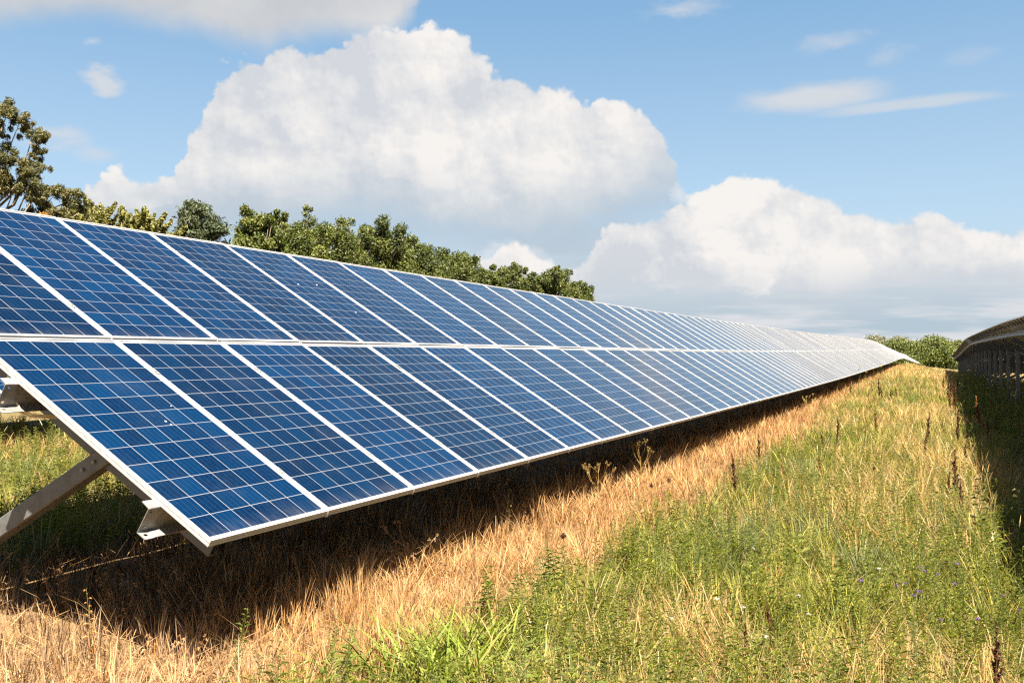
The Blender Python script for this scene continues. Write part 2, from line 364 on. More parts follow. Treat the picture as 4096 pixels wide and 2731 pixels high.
# ------------------------------------------------------------------ ground sheet
def build_ground():
    xs = np.concatenate([-np.geomspace(2500, 12, 40), np.arange(-11.5, -4, .4), np.arange(-4, 6, .1), np.arange(6, 12, .4), np.geomspace(12.5, 2500, 40)])
    ys = np.concatenate([-np.geomspace(900, 5, 24), np.arange(-4.5, 10, .1), np.arange(10, 40, .3), np.arange(40, 130, 1.0), np.geomspace(131, 3500, 60)])
    X, Y = np.meshgrid(xs, ys, indexing='xy'); Z = gz(X, Y)
    nx, ny = len(xs), len(ys)
    i = np.arange(ny - 1)[:, None] * nx + np.arange(nx - 1)[None]
    Fq = np.stack([i, i + 1, i + 1 + nx, i + nx], -1).reshape(-1, 4)
    dr = dryness(X, Y).ravel()[:, None]; n = fbm(X, Y, 2.3, 11).ravel()[:, None]
    green = np.array([[.065, .065, .022]]) * (1 - n) + np.array([[.13, .10, .042]]) * n
    col = green * (1 - dr) + np.array([[.15, .095, .045]]) * dr
    me = mesh_np("ground", np.stack([X, Y, Z], -1).reshape(-1, 3), Fq, np.full(len(Fq), 4), M_ground, col, True)
    return tag(link("ground", me), kind='structure')
build_ground()

# ------------------------------------------------------------------ solar arrays
ct, st_ = math.cos(TILT), math.sin(TILT)
LIP, DEP = .0125, .040
def frame_geo():
    """rails of one module frame (local: x along row, y up the slope, z out of the face)"""
    mb = MB(); A = [(0, 0), (PW, 0), (PW, PL), (0, PL)]; B = [(LIP, LIP), (PW - LIP, LIP), (PW - LIP, PL - LIP), (LIP, PL - LIP)]
    c = .0015
    A2 = [(c, c), (PW - c, c), (PW - c, PL - c), (c, PL - c)]
    FL = .03; D_ = [(FL, FL), (PW - FL, FL), (PW - FL, PL - FL), (FL, PL - FL)]
    for k in range(4):
        j = (k + 1) % 4
        mb.poly([(*A2[k], 0), (*A2[j], 0), (*B[j], 0), (*B[k], 0)])                          # top lip
        mb.poly([(*A[k], -c), (*A[j], -c), (*A2[j], 0), (*A2[k], 0)])                        # small chamfer
        mb.poly([(*A[k], -.019), (*A[j], -.019), (*A[j], -c), (*A[k], -c)])                    # outer side, upper band
        e0 = (A[k][0] + (.0025 if k in (0, 3) else -.0025), A[k][1] + (.0025 if k in (0, 1) else -.0025)); e1 = (A[j][0] + (.0025 if j in (0, 3) else -.0025), A[j][1] + (.0025 if j in (0, 1) else -.0025))
        mb.poly([(*e0, -.023), (*e1, -.023), (*A[j], -.019), (*A[k], -.019)])                  # groove
        mb.poly([(*A[k], -.027), (*A[j], -.027), (*e1, -.023), (*e0, -.023)])
        mb.poly([(*A[k], -DEP), (*A[j], -DEP), (*A[j], -.027), (*A[k], -.027)])
        mb.poly([(*B[k], 0), (*B[j], 0), (*B[j], -.011), (*B[k], -.011)])                      # inner side
        mb.poly([(*D_[k], -DEP), (*D_[j], -DEP), (*A[j], -DEP), (*A[k], -DEP)])                # bottom flange
    return mb
def shear(pts): return [(x + SH * y, y, z) for x, y, z in pts]
fm = frame_geo(); fm.v = shear(fm.v); ME_frame = fm.mesh("frame", M_frame)
def sheet_mesh():
    mb = MB(); e = LIP * .6
    q = [(e, e), (PW - e, e), (PW - e, PL - e), (e, PL - e)]
    mb.poly([(*p, -.0065) for p in q], 0)
    mb.poly([(*p, -.0115) for p in reversed(q)], 1)
    jx, jy = PW / 2 - .06, PL - .22
    mb.box((jx, jy, -.030), (.12, 0, 0), (0, .10, 0), (0, 0, .018), 2)
    uvs = [(p[0], p[1]) for f in mb.f for p in (mb.v[i] for i in f)]
    mb.v = shear(mb.v)
    me = mb.mesh("solar_panel", [M_cell, M_back, M_black])
    l = me.uv_layers.new(name='UVMap'); l.data.foreach_set('uv', np.array(uvs, np.float32).ravel())
    return me
ME_sheet = sheet_mesh()

class Row:
    def __init__(s, x0, zf): s.x0, s.zf = x0, zf
    def ax(s, y):
        k = (s.zf(y + .5) - s.zf(y - .5)); ex = np.array((0, 1, k)); ex /= np.linalg.norm(ex)
        ey = np.array((-ct, 0, st_)); ey = ey - ex * (ey @ ex); ey /= np.linalg.norm(ey)
        return ex, ey, np.cross(ex, ey)
    def pt(s, u, v, dep=0.):
        """u along the row, v up the slope, dep below the face"""
        ex, ey, ez = s.ax(u)
        return np.array((s.x0, u, float(s.zf(u)))) + ey * v + ex * SH * v - ez * dep
    def mat(s, i, r):
        y0 = i * PITCH + s.y0; ex, ey, ez = s.ax(y0 + PW / 2); o = s.pt(y0, r * (PL + VGAP)) if True else None
        r_ = np.random.default_rng(i * 7 + r); e1, e2 = r_.normal(size=2) * .0014
        ez = ez + ex * e1 + ey * e2; ez /= np.linalg.norm(ez); ex = ex - ez * (ex @ ez); ex /= np.linalg.norm(ex); ey = np.cross(ez, ex)
        return Matrix([(ex[k], ey[k], ez[k], o[k]) for k in range(3)] + [(0, 0, 0, 1)])
def strip(row, us, prof, name, mat, parent, closed=False):
    """sweep a profile [(v, depth)] along the row"""
    mb = MB(); n = len(prof); V = []
    for u in us:
        for (v, dp) in prof: V.append(row.pt(u, v, dp))
    Fs = []
    for i in range(len(us) - 1):
        for k in range(n if closed else n - 1):
            j = (k + 1) % n; Fs.append((i * n + k, (i + 1) * n + k, (i + 1) * n + j, i * n + j))
    if closed: Fs += [tuple(range(n)), tuple((len(us) - 1) * n + k for k in range(n - 1, -1, -1))]
    mb.add(V, Fs); return link(name, mb.mesh(name, mat), parent)
def zsec(v, d0, d1, fl, t=.004):
    """closed Z section: web at v from depth d0 to d1, flange down-slope at the bottom, up-slope at the top"""
    return [(v, d0), (v + fl, d0), (v + fl, d0 + t), (v + t, d0 + t), (v + t, d1), (v - fl, d1), (v - fl, d1 - t), (v, d1 - t)]
V_PURL = (.35, 1.52, 2.36, 3.50)
PD0, PD1, PFL = .0405, .186, .062
RD0, RD1 = .189, .300
ME_post = {}
def beam_mesh(name, p0, p1, side, w, h, t, mat, lips=.02):
    """open C section from p0 to p1; 'side' is the direction of the web normal; w flange width, h web height"""
    p0, p1, side = map(lambda a: np.array(a, float), (p0, p1, side)); ax = p1 - p0; L = np.linalg.norm(ax); ax /= L
    side = side - ax * (side @ ax); side /= np.linalg.norm(side); up = np.cross(ax, side)
    P = [(w, h / 2 - lips), (w, h / 2), (0, h / 2), (0, -h / 2), (w, -h / 2), (w, -h / 2 + lips)]
    Q = [(w - t, -h / 2 + lips), (w - t, -h / 2 + t), (t, -h / 2 + t), (t, h / 2 - t), (w - t, h / 2 - t), (w - t, h / 2 - lips)]
    S = P + Q; n = len(S); mb = MB(); V = [p0 - side * a + up * b for a, b in S] + [p1 - side * a + up * b for a, b in S]
    Fs = [(k, (k + 1) % n, n + (k + 1) % n, n + k) for k in range(n)]
    for o in (0, n):
        for a, b, c, d_ in ((0, 1, 10, 11), (1, 2, 9, 10), (2, 3, 8, 9), (3, 4, 7, 8), (4, 5, 6, 7)):
            Fs.append((o + a, o + b, o + c, o + d_))
    mb.add(V, Fs); return mb.mesh(name, mat)
def holed_plate(mb, fx, quads, holes):
    """flat plate cut in rectangles (a0,a1,b0,b1); rectangles listed in 'holes' carry a slot; fx(a,b) -> point"""
    for i, (a0, a1, b0, b1) in enumerate(quads):
        if i not in holes: mb.poly([fx(a0, b0), fx(a1, b0), fx(a1, b1), fx(a0, b1)]); continue
        ca, cb = (a0 + a1) / 2, (b0 + b1) / 2; ra, rb = holes[i]
        outer = [(a0, b0), (ca, b0), (a1, b0), (a1, cb), (a1, b1), (ca, b1), (a0, b1), (a0, cb)]
        s_ = .55; inner = [(ca - ra * .75, cb - rb * .8), (ca, cb - rb), (ca + ra * .75, cb - rb * .8), (ca + ra, cb), (ca + ra * .75, cb + rb * .8), (ca, cb + rb), (ca - ra * .75, cb + rb * .8), (ca - ra, cb)]
        for k in range(8):
            j = (k + 1) % 8; mb.poly([fx(*outer[k]), fx(*outer[j]), fx(*inner[j]), fx(*inner[k])])
def build_array(name, label, x0, zf, y0, ncol, near_cols, first_col_skip=0, posts=(), cat='solar array', detail=True, drops=()):
    row = Row(x0, zf); row.y0 = y0
    root = tag(empty(name, (x0, y0, float(zf(y0)) - CLEAR)), label, cat, 'rows of solar panels')
    bpy.context.view_layer.update()
    inv = Matrix.Translation(-root.location)
    def adopt(o): o.parent = root; o.matrix_parent_inverse = inv; return o
    mids = {}
    for i in range(near_cols):
        for r in (0, 1):
            o = bpy.data.objects.new('solar_panel', ME_sheet); C.objects.link(o); o.matrix_world = row.mat(i, r); adopt(o)
            f = bpy.data.objects.new('frame', ME_frame); C.objects.link(f); f.parent = o
            mids[(i, r)] = o
    if ncol > near_cols:                                      # the far, hair-thin modules of the row
        for me, nm in ((ME_sheet, 'solar_panel'), (ME_frame, 'frame')):
            n = len(me.vertices); co = np.empty(n * 3, np.float32); me.vertices.foreach_get('co', co); co = np.c_[co.reshape(-1, 3), np.ones(n)]
            nl = len(me.loops); li = np.empty(nl, np.int32); me.loops.foreach_get('vertex_index', li); lt = np.empty(len(me.polygons), np.int32); me.polygons.foreach_get('loop_total', lt)
            mi = np.empty(len(me.polygons), np.int32); me.polygons.foreach_get('material_index', mi)
            Vs, Ls, Ts, Ms, Us = [], [], [], [], []
            if nm == 'solar_panel':
                uvb = np.empty(nl * 2, np.float32); me.uv_layers[0].data.foreach_get('uv', uvb)
            k = 0
            for i in range(near_cols, ncol):
                for r in (0, 1):
                    Vs.append((co @ np.array(row.mat(i, r)).T)[:, :3]); Ls.append(li + k * n); Ts.append(lt); Ms.append(mi); k += 1
                    if nm == 'solar_panel': Us.append(uvb)
            me2 = mesh_np(nm, np.concatenate(Vs), np.concatenate(Ls), np.concatenate(Ts), list(me.materials), uv=np.concatenate(Us) if Us else None)
            me2.polygons.foreach_set('material_index', np.concatenate(Ms))
            o = link(nm, me2)
            if nm == 'solar_panel': adopt(o); o['kind'] = 'stuff'; far = o
            else: o.parent = far; o.matrix_parent_inverse = far.matrix_basis.inverted() @ root.matrix_world.inverted() @ Matrix.Translation(root.location)
        # the far frames sit under the far sheet part; both meshes are in world coordinates
    us = y0 + np.concatenate([[-.02], np.arange(0, ncol * PITCH, PITCH * (1 if ncol < 60 else 2)), [ncol * PITCH + .08]])
    for v in V_PURL:
        p = adopt(strip(row, us, zsec(v, PD0, PD1, PFL), 'purlin', M_galv, None, True))
        if detail:                                             # slotted end that sticks out past the last module
            mb = MB(); a0, a1 = y0 - .082, y0 - .0205
            fx = lambda a, b: row.pt(a, v, b)
            holed_plate(mb, fx, [(a0, a1, PD0, PD0 + .05), (a0, a1, PD0 + .05, PD0 + .085), (a0, a1, PD0 + .085, PD1)], {0: (.011, .0075), 2: (.011, .0075)})
            fb = lambda a, b: row.pt(a, b, PD1)
            holed_plate(mb, fb, [(a0, a1, v - PFL, v), (a1, a1 + .0004, v - PFL, v)], {0: (.013, .0085)})
            mb.poly([row.pt(a0 + .002, v, PD0), row.pt(a1, v, PD0), row.pt(a1, v + PFL, PD0), row.pt(a0 + .01, v + PFL, PD0)])
            e = link('end_plate', mb.mesh('end_plate', M_galv)); md = e.modifiers.new('thickness', 'SOLIDIFY'); md.thickness = .0035; md.offset = 0
            e.parent = p; e.matrix_parent_inverse = inv.copy()
            e.matrix_parent_inverse = Matrix.Translation(-root.location) @ Matrix.Identity(4)
            e.matrix_parent_inverse = (root.matrix_world @ inv).inverted()
    for k, y in enumerate(posts):
        ex, ey, ez = row.ax(y)
        a, b = row.pt(y, .17, (RD0 + RD1) / 2), row.pt(y, 3.46, (RD0 + RD1) / 2)
        o = adopt(link('rafter', beam_mesh('rafter', a, b, -ex, .055, RD1 - RD0, .004, M_raft)))
        xp = x0 - 2.62; zt = row.pt(y, 2.62 / ct, RD1)[2] + .10
        zb = float(gz(xp, y)) - .2
        o = adopt(link('post', beam_mesh('post', (xp, y + .056, zb), (xp, y + .056, zt), (0, -1, 0), .07, .108, .005, M_galv if x0 < 4 else M_post, .025)))
        a = row.pt(y, 1.06, RD1 - .05); bp = np.array((xp + .05, y, float(gz(xp, y)) + .14))
        a[1] = y; dirv = (a - bp) / np.linalg.norm(a - bp); sd = np.cross(dirv, (0, 1, 0))
        br = adopt(link('brace', brace_mesh(bp, a + dirv * .04, .105, .105, M_brace)))
        if k < 3:
            for tt in (.10, .20):
                mb = MB(); c_ = a - dirv * (tt - .04) ; mb.tube([c_ + np.array((0, -.05, 0)), c_ + np.array((0, -.066, 0))], .012, 6)
                bo = link('bolt', mb.mesh('bolt', M_galv)); bo.parent = br; bo.matrix_parent_inverse = (root.matrix_world @ inv).inverted()
    if detail:
        # clips at the joints of the lower edge and between the two module rows
        for i in range(1, min(26, ncol)):
            mb = MB(); u = y0 + i * PITCH - .006; ex, ey, ez = row.ax(u); p = row.pt(u, 0, 0)
            mb.box(p - ex * .011 - ey * .004 - ez * .044, ex * .022, ey * .003, ez * .046); mb.box(p - ex * .011 - ey * .004 + ez * .002, ex * .022, ey * .02, ez * .0025); mb.box(p - ex * .011 - ey * .004 - ez * .0465, ex * .022, ey * .03, ez * .0025)
            adopt(link('clip', mb.mesh('clip', M_frame)))
        for i in range(1, 14):                                 # mid clamps on the long joints
            for v in (.42, 1.55, 2.40, 3.52):
                mb = MB(); u = y0 + i * PITCH - .006; ex, ey, ez = row.ax(u); p = row.pt(u, v, 0)
                mb.box(p - ex * .017 - ey * .03 + ez * .0008, ex * .034, ey * .06, ez * .003); mb.tube([p + ez * .0038, p + ez * .009], .006, 6)
                adopt(link('mid_clamp', mb.mesh('mid_clamp', M_galv)))
        # cable loop tied below the second purlin
        pts = [row.pt(y0 + .34, 1.62, .10), row.pt(y0 + .10, 1.60, .12), row.pt(y0 + .035, 1.585, .13), row.pt(y0 + .03, 1.55, .165), row.pt(y0 + .05, 1.50, .205), row.pt(y0 + .10, 1.45, .215), row.pt(y0 + .22, 1.41, .205), row.pt(y0 + .5, 1.40, .195), row.pt(y0 + .8, 1.42, .19)]
        mb = MB(); mb.tube(pts, .007, 6); mb.tube([p + np.array((.012, .004, .01)) for p in pts], .006, 6)
        adopt(link('cable', mb.mesh('cable', M_cable, True)))
        for (i, r, x, y, s) in drops:
            mb = MB(); n = 9
            ring = [(x + SH * y + s * math.cos(k * 6.283 / n) * random.uniform(.7, 1.3), y + s * .8 * math.sin(k * 6.283 / n) * random.uniform(.7, 1.3), -.0055) for k in range(n)]
            mb.poly(ring); dr = link('bird_dropping', mb.mesh('bird_dropping', M_drop)); dr.parent = mids[(i, r)]
    return root, row
def brace_mesh(p0, p1, w, h, mat):
    p0, p1 = np.array(p0), np.array(p1); ax = (p1 - p0); ax /= np.linalg.norm(ax); sd = np.array((0, 1, 0.)); up = np.cross(sd, ax)
    if up[2] < 0: up = -up
    c = .007; P = [(-w / 2 + c, h / 2), (w / 2 - c, h / 2), (w / 2, h / 2 - c), (w / 2, -h / 2 + c), (w / 2 - c, -h / 2), (-w / 2 + c, -h / 2), (-w / 2, -h / 2 + c), (-w / 2, h / 2 - c)]
    V = [p0 + sd * a + up * b for a, b in P] + [p1 + sd * a + up * b for a, b in P]
    mb = MB(); mb.add(V, [(k, (k + 1) % 8, 8 + (k + 1) % 8, 8 + k) for k in range(8)] + [tuple(range(7, -1, -1)), tuple(range(8, 16))])
    return mb.mesh('brace', mat)
posts = [.32 + 4.36 * k for k in range(22)]
DROPS = [(4, 1, .34, 1.18, .012), (4, 1, .71, 1.22, .013), (4, 1, .69, .64, .010), (0, 0, .62, 1.02, .008), (0, 0, .63, .985, .006), (0, 0, .80, 1.17, .005)]
ARR, ROW = build_array('solar_array', 'long blue solar panel row with lit face sloping down to the straw strip', 0., zL, 0., 236, 50, posts=posts, drops=DROPS)
def z3(y): return zL(y) + .32
posts3 = [4.0 + 4.36 * k for k in range(5)]
build_array('solar_array', 'blue panel row glimpsed behind the brace of the large lit row', -8.6, z3, -1.5, 22, 12, posts=[.6 + 4.36 * k for k in range(5)], detail=False)
build_array('solar_array', 'solar panel row seen from behind with shaded underside and grey posts', 8.33, zR, -1.0, 128, 50, posts=[.5 + 4.36 * k for k in range(28)], detail=False)

# ------------------------------------------------------------------ foliage cards
def leaf_cloud(centers, radii, counts, size, cols, squash=(1, 1, 1), up=.3, shell=.55, elong=1.5):
    """leaf-sized folded quads scattered through ellipsoid clumps -> verts, loops, totals, colours"""
    N = int(np.sum(counts)); idx = np.repeat(np.arange(len(centers)), counts)
    dirs = rng.normal(size=(N, 3)); dirs /= np.linalg.norm(dirs, axis=1)[:, None]
    rr = shell + (1 - shell) * rng.random(N); inner = rng.random(N) < .25; rr[inner] = rng.random(inner.sum()) ** .5
    rr *= 1 + .18 * rng.normal(size=N)
    P = np.asarray(centers)[idx] + dirs * (rr * np.asarray(radii)[idx])[:, None] * np.array(squash)
    nrm = dirs * .55 + rng.normal(size=(N, 3)) * .6 + np.array((0, 0, up)); nrm /= np.linalg.norm(nrm, axis=1)[:, None]
    a = rng.normal(size=(N, 3)) + np.array((0, 0, -.5)); a -= nrm * (a * nrm).sum(1)[:, None]; a /= np.linalg.norm(a, axis=1)[:, None]
    b = np.cross(nrm, a); s = size * (.6 + .8 * rng.random(N))[:, None]
    V = np.stack([P - a * s * elong * .5, P + b * s * .42 + nrm * s * .12, P + a * s * elong * .5, P - b * s * .42 + nrm * s * .12], 1)
    L = np.arange(N * 4).reshape(N, 4); L = np.concatenate([L[:, [0, 1, 2]], L[:, [0, 2, 3]]], 1).reshape(-1, 3)
    cl = np.asarray(cols); base = cl[rng.integers(0, len(cl), len(centers))][idx] * .6 + cl[rng.integers(0, len(cl), N)] * .4
    base = base * (.75 + .5 * rng.random(N))[:, None]
    return V.reshape(-1, 3), L, np.full(len(L), 3), np.repeat(base, 4, 0)
def limb_mesh(base, tips, r0, seg=4, trunk_top=None, r_trunk_top=None):
    mb = MB(); base = np.array(base, float)
    tt = np.array(trunk_top if trunk_top is not None else (0, 0, 3)); n = 8
    tp = [base + (tt - base) * k / n + np.array((math.sin(k * 1.3) * .06, math.cos(k * 1.7) * .06, 0)) for k in range(n + 1)]
    mb.tube(tp, list(np.linspace(r0, r0 * .4, n + 1)), 8)
    for t in tips:
        t = np.array(t); f = np.clip((t[2] - base[2]) / (tt[2] - base[2] + 1e-6) * .72, .2, .95); s = tp[int(f * n)]
        mid = (s + t) / 2 + np.array((0, 0, -.12)) * np.linalg.norm(t - s) + rng.normal(size=3) * .05 * np.linalg.norm(t - s)
        P = [s, s * .56 + mid * .44 + 0, mid, mid * .5 + t * .5 + rng.normal(size=3) * .04, t]
        mb.tube(P, [r0 * .32, r0 * .26, r0 * .19, r0 * .12, r0 * .05], 5)
    return mb
GREENS = [(.0657, .0786, .0114), (.0478, .0631, .0100), (.0830, .0919, .0148), (.0298, .0433, .0081), (.0558, .0669, .0141)]
def tree(name, label, loc, H, R, cols, nclump=26, leaves=16000, size=.2, crown_lo=.25, clump_r=.26, squash=(1, 1, .85), seedshape=1., group='trees beyond the rows', elong=1.5, extra=(), trunk_r=.16, lean=(0, 0), cat='tree', shell=.55, shoots=0):
    x, y = loc; z0 = float(gz(x, y)); root = tag(empty(name, (x, y, z0)), label, cat, group)
    hh = H - z0; cs, rs = [], []
    for k in range(nclump):
        t = (k + .5) / nclump; th = 2.39996 * k + rng.random() * .7; zz = crown_lo + (1 - crown_lo) * (1 - (1 - t) ** 1.15)
        prof = math.sin(math.pi * min(1, (zz - crown_lo) / (1 - crown_lo) * .80 + .16)) ** .7 * seedshape
        rad = R * prof * (.35 + .62 * math.sqrt(rng.random())) * (1 - clump_r * .7)
        cr = R * clump_r * (.75 + .6 * rng.random())
        cs.append((math.cos(th) * rad + lean[0] * zz, math.sin(th) * rad + lean[1] * zz, hh * zz - cr * .8)); rs.append(cr)
    for (ex, ez, er) in extra: cs.append((ex, (rng.random() - .5) * .4, ez - z0)); rs.append(er)
    for k in range(shoots):
        th = rng.random() * 6.283; q_ = math.sqrt(rng.random()) * .85; top = hh - .25 * R * q_ ** 2
        for j in range(2): cs.append((math.cos(th) * R * q_ * .8 + rng.normal() * .08, math.sin(th) * R * q_ * .8, top + .06 * R * (j - .6) + rng.normal() * .05 * R)); rs.append(R * (.075 + .05 * rng.random()))
    cs, rs = np.array(cs), np.array(rs); w = rs ** 1.7; cnt = np.maximum(20, (leaves * w / w.sum()).astype(int))
    V, L, T, c = leaf_cloud(cs, rs, cnt, size, cols, squash, elong=elong, shell=shell)
    link('crown', mesh_np('crown', V, L, T, M_leaf, c), root)
    mb = limb_mesh((0, 0, -.2), [tuple(q) for q in cs], trunk_r, trunk_top=(lean[0] * .7, lean[1] * .7, hh * .8))
    link('trunk', mb.mesh('trunk', M_bark, True), root)
    return root
# tree line at the far side of the field, left of the rows
def big_tree():
    x, y = -29., 20.6; z0 = float(gz(x, y)); root = tag(empty('tall_tree', (x, y, z0)), 'tallest tree with open crown and bare limbs at the left edge', 'tree')
    # view-facing axis along the horizontal of the tree line
    ax = np.array((.81, .58, 0.)); ax /= np.linalg.norm(ax); dp = np.array((-ax[1], ax[0], 0))
    cl = []
    for (h, zc, r) in [(.1, 10.2, .5), (.4, 9.9, .42), (-.4, 10.2, .5), (.3, 9.4, .38), (1.1, 9.7, .40), (1.5, 9.5, .42), (1.8, 9.1, .36), (1.7, 8.6, .33), (.8, 9.8, .32), (.3, 8.0, .55), (.9, 8.2, .46), (1.5, 8.0, .42), (.2, 7.3, .62),
                       (.9, 7.3, .46), (1.75, 7.5, .46), (1.95, 7.0, .40), (-.5, 7.8, .7), (-.5, 9., .7), (1.5, 6.4, .5), (2.15, 7.0, .5), (2.7, 6.9, .46), (3.1, 6.4, .42), (2.7, 6.2, .45), (1.7, 6.9, .42), (1.3, 5.8, .48), (2.2, 5.7, .52), (.9, 5.4, .5), (-1.2, 10.4, .8), (-1.5, 8.5, .9),
                       (-1., 6., .8), (-1.8, 7., .9), (.1, 5.4, .6), (2.6, 5.2, .5), (1.7, 4.9, .6)]:
        cl.append((ax * h + dp * rng.normal() * .45 + np.array((0, 0, zc - z0)), r))
    cs = []; rs = []
    for c_, r in cl:
        for k in range(10):
            cs.append(c_ + rng.normal(size=3) * r * .62 * np.array((1, 1, .8))); rs.append(r * (.26 + .26 * rng.random()))
    cs = np.array(cs); rs = np.array(rs); w = rs ** 2; cnt = np.maximum(20, (120000 * w / w.sum()).astype(int))
    V, L, T, c = leaf_cloud(cs, rs, cnt, .044, [(.0711, .0711, .0205), (.0988, .0909, .0284), (.0435, .0474, .0158), (.1264, .1122, .0395)], (1, 1, 1.0), up=-.1, elong=2.4, shell=.3)
    link('crown', mesh_np('crown', V, L, T, M_leaf, c), root)
    mb = limb_mesh((0, 0, -.2), [tuple(c_) for c_, r in cl], .24, trunk_top=(-.7, -.4, 9.3 - z0))
    link('trunk', mb.mesh('trunk', M_bark, True), root)
big_tree()
tree('young_tree', 'small tree with orange leaves below the tall open tree', (-24., 18.75), 5.75, .75, [(.2212, .1106, .0198), (.1738, .0790, .0142), (.1422, .1027, .0237)], 14, 3000, .13, .3, .34, trunk_r=.06, group='trees beyond the rows', shell=.2)
tree('bushy_tree', 'dark low tree directly behind the tall tree at the left edge', (-31., 19.0), 6.4, 1.6, [(.07, .085, .022), (.1, .115, .03)], 22, 8000, .15, .2, trunk_r=.1)
# feathery trees with upswept sprays
def spray_tree(label, loc, H, R, cols, n=34, seed=0):
    x, y = loc; z0 = float(gz(x, y)); root = tag(empty('feathery_tree', (x, y, z0)), label, 'tree', 'feathery trees'); hh = H - z0
    mb = MB(); mb.tube([(0, 0, -.2), (0, 0, hh * .5), (.03, .02, hh * .93)], [.1, .07, .02], 7); cs, rs = [], []
    for k in range(n):
        t = .42 + .58 * (k / n) ** .9; th = 2.4 * k + rng.random(); ln = R * (1.25 - t * .75) * (.7 + .5 * rng.random()); z = hh * t * .9
        p0 = np.array((0, 0, z)); p1 = p0 + np.array((math.cos(th) * ln * .62, math.sin(th) * ln * .62, ln * .35)); p2 = p0 + np.array((math.cos(th) * ln * .95, math.sin(th) * ln * .95, ln * .95))
        if k >= n - 2: p2 = np.array((.05 * (k - n), 0, hh))
        mb.tube([p0, p1, p2], [.03, .02, .006], 4)
        for s_ in np.linspace(.25, 1, 9):
            q = p0 * (1 - s_) ** 2 + 2 * p1 * s_ * (1 - s_) + p2 * s_ * s_; cs.append(q); rs.append(.17 * (1.35 - s_ * .9))
    cs = np.array(cs); rs = np.array(rs); cnt = np.full(len(cs), 40)
    V, L, T, c = leaf_cloud(cs, rs, cnt, .075, cols, (1, 1, 1.3), up=.6, elong=2.2, shell=.2)
    link('crown', mesh_np('crown', V, L, T, M_leaf, c), root); link('trunk', mb.mesh('trunk', M_bark, True), root)
YG = [(.1620, .1580, .0403), (.1280, .1311, .0308), (.1912, .1762, .0521)]
for (x, y, H, R, lb) in [(-29, 24.4, 6.6, 1.1, 'feathery yellow green tree growing beside the tall open tree'), (-29.4, 25.6, 7.15, .95, 'slim feathery tree with a pointed top beyond the second panel joint'), (-29, 26.9, 6.95, 1.0, 'feathery pale tree between the slim pointed one and its leaning twin'),
                         (-29, 28.3, 7.2, 1.05, 'feathery tree with upswept tips leaning toward the blue green pine'), (-29.3, 29.6, 6.6, .9, 'lowest feathery tree tucked against the left side of the pine')]:
    spray_tree(lb, (x, y), H + .3, R * 2.0, YG, 54)
tree('pine_tree', 'blue green pine with rounded tufts between feathery and broadleaf trees', (-29., 31.6), 8.45, 2.0, [(.0521, .0679, .0300), (.0695, .0822, .0363), (.0355, .0490, .0221)], 34, 15000, .085, .3, .24, (1, 1, .8), elong=3.2, trunk_r=.14, shell=.25, group='trees beyond the rows', extra=((.1, 7.7, .3), (.0, 8.0, .2), (-1.1, 6.6, .4), (1.3, 6.9, .4)))
BL = [('low pale green bushy tree filling the gap right of the pine', -29.6, 33.3, 6.6, .55, 9, 6000, ()),
      ('broadleaf tree at the left end of the dense clump, rounded crown', -29., 36.1, 8.55, 1.25, 30, 15000, ()),
      ('broadleaf tree with one leafy shoot standing above its crown', -29., 39.2, 8.5, 1.75, 34, 17000, ((.7, 8.7, .22), (.62, 9.05, .2), (.9, 8.95, .16))),
      ('dark broadleaf tree in the middle of the dense clump', -29.4, 43.0, 8.85, 1.95, 36, 18000, ()),
      ('broadleaf tree with knobbly crown right of the clump middle', -29., 47.6, 9.2, 2.0, 36, 18000, ((.2, 9.35, .3),)),
      ('broadleaf tree with sloping crown near the right of the dense clump', -29.2, 52.8, 8.95, 2.15, 36, 18000, ()),
      ('last broadleaf tree ending the dense clump on its right', -29., 58.2, 8.6, 2.1, 34, 17000, ()),
      ('low broadleaf tree just past the dense clump', -29., 64.6, 7.9, 1.6, 24, 11000, ()),
      ('small round tree first of the separate ones past the clump', -29., 67.6, 8.3, 1.5, 24, 11000, ()),
      ('low dip of foliage between two small rounder trees', -29.4, 72.0, 7.75, 1.5, 22, 10000, ()),
      ('taller of the separate small trees past the clump', -29., 78.0, 9.1, 2.0, 28, 13000, ()),
      ('last small tree before the open sky, thinning at its tip', -29., 84.3, 8.25, 1.75, 24, 10000, ())]
for lb, x, y, H, R, n, lv, ex in BL:
    cols = GREENS if y > 40 else [(.0830, .0999, .0157), (.0631, .0808, .0135), (.1095, .1213, .0206), (.0365, .0514, .0100)]
    tree('broadleaf_tree', lb, (x, y), H * rng.uniform(.96, 1.0), R * 1.75, cols, n * 2 + 20, int(lv * 2.9), .088 * (1 + (y - 35) / 110), .18, .185, trunk_r=.15, shoots=8, extra=ex, group='broadleaf trees behind the panels')
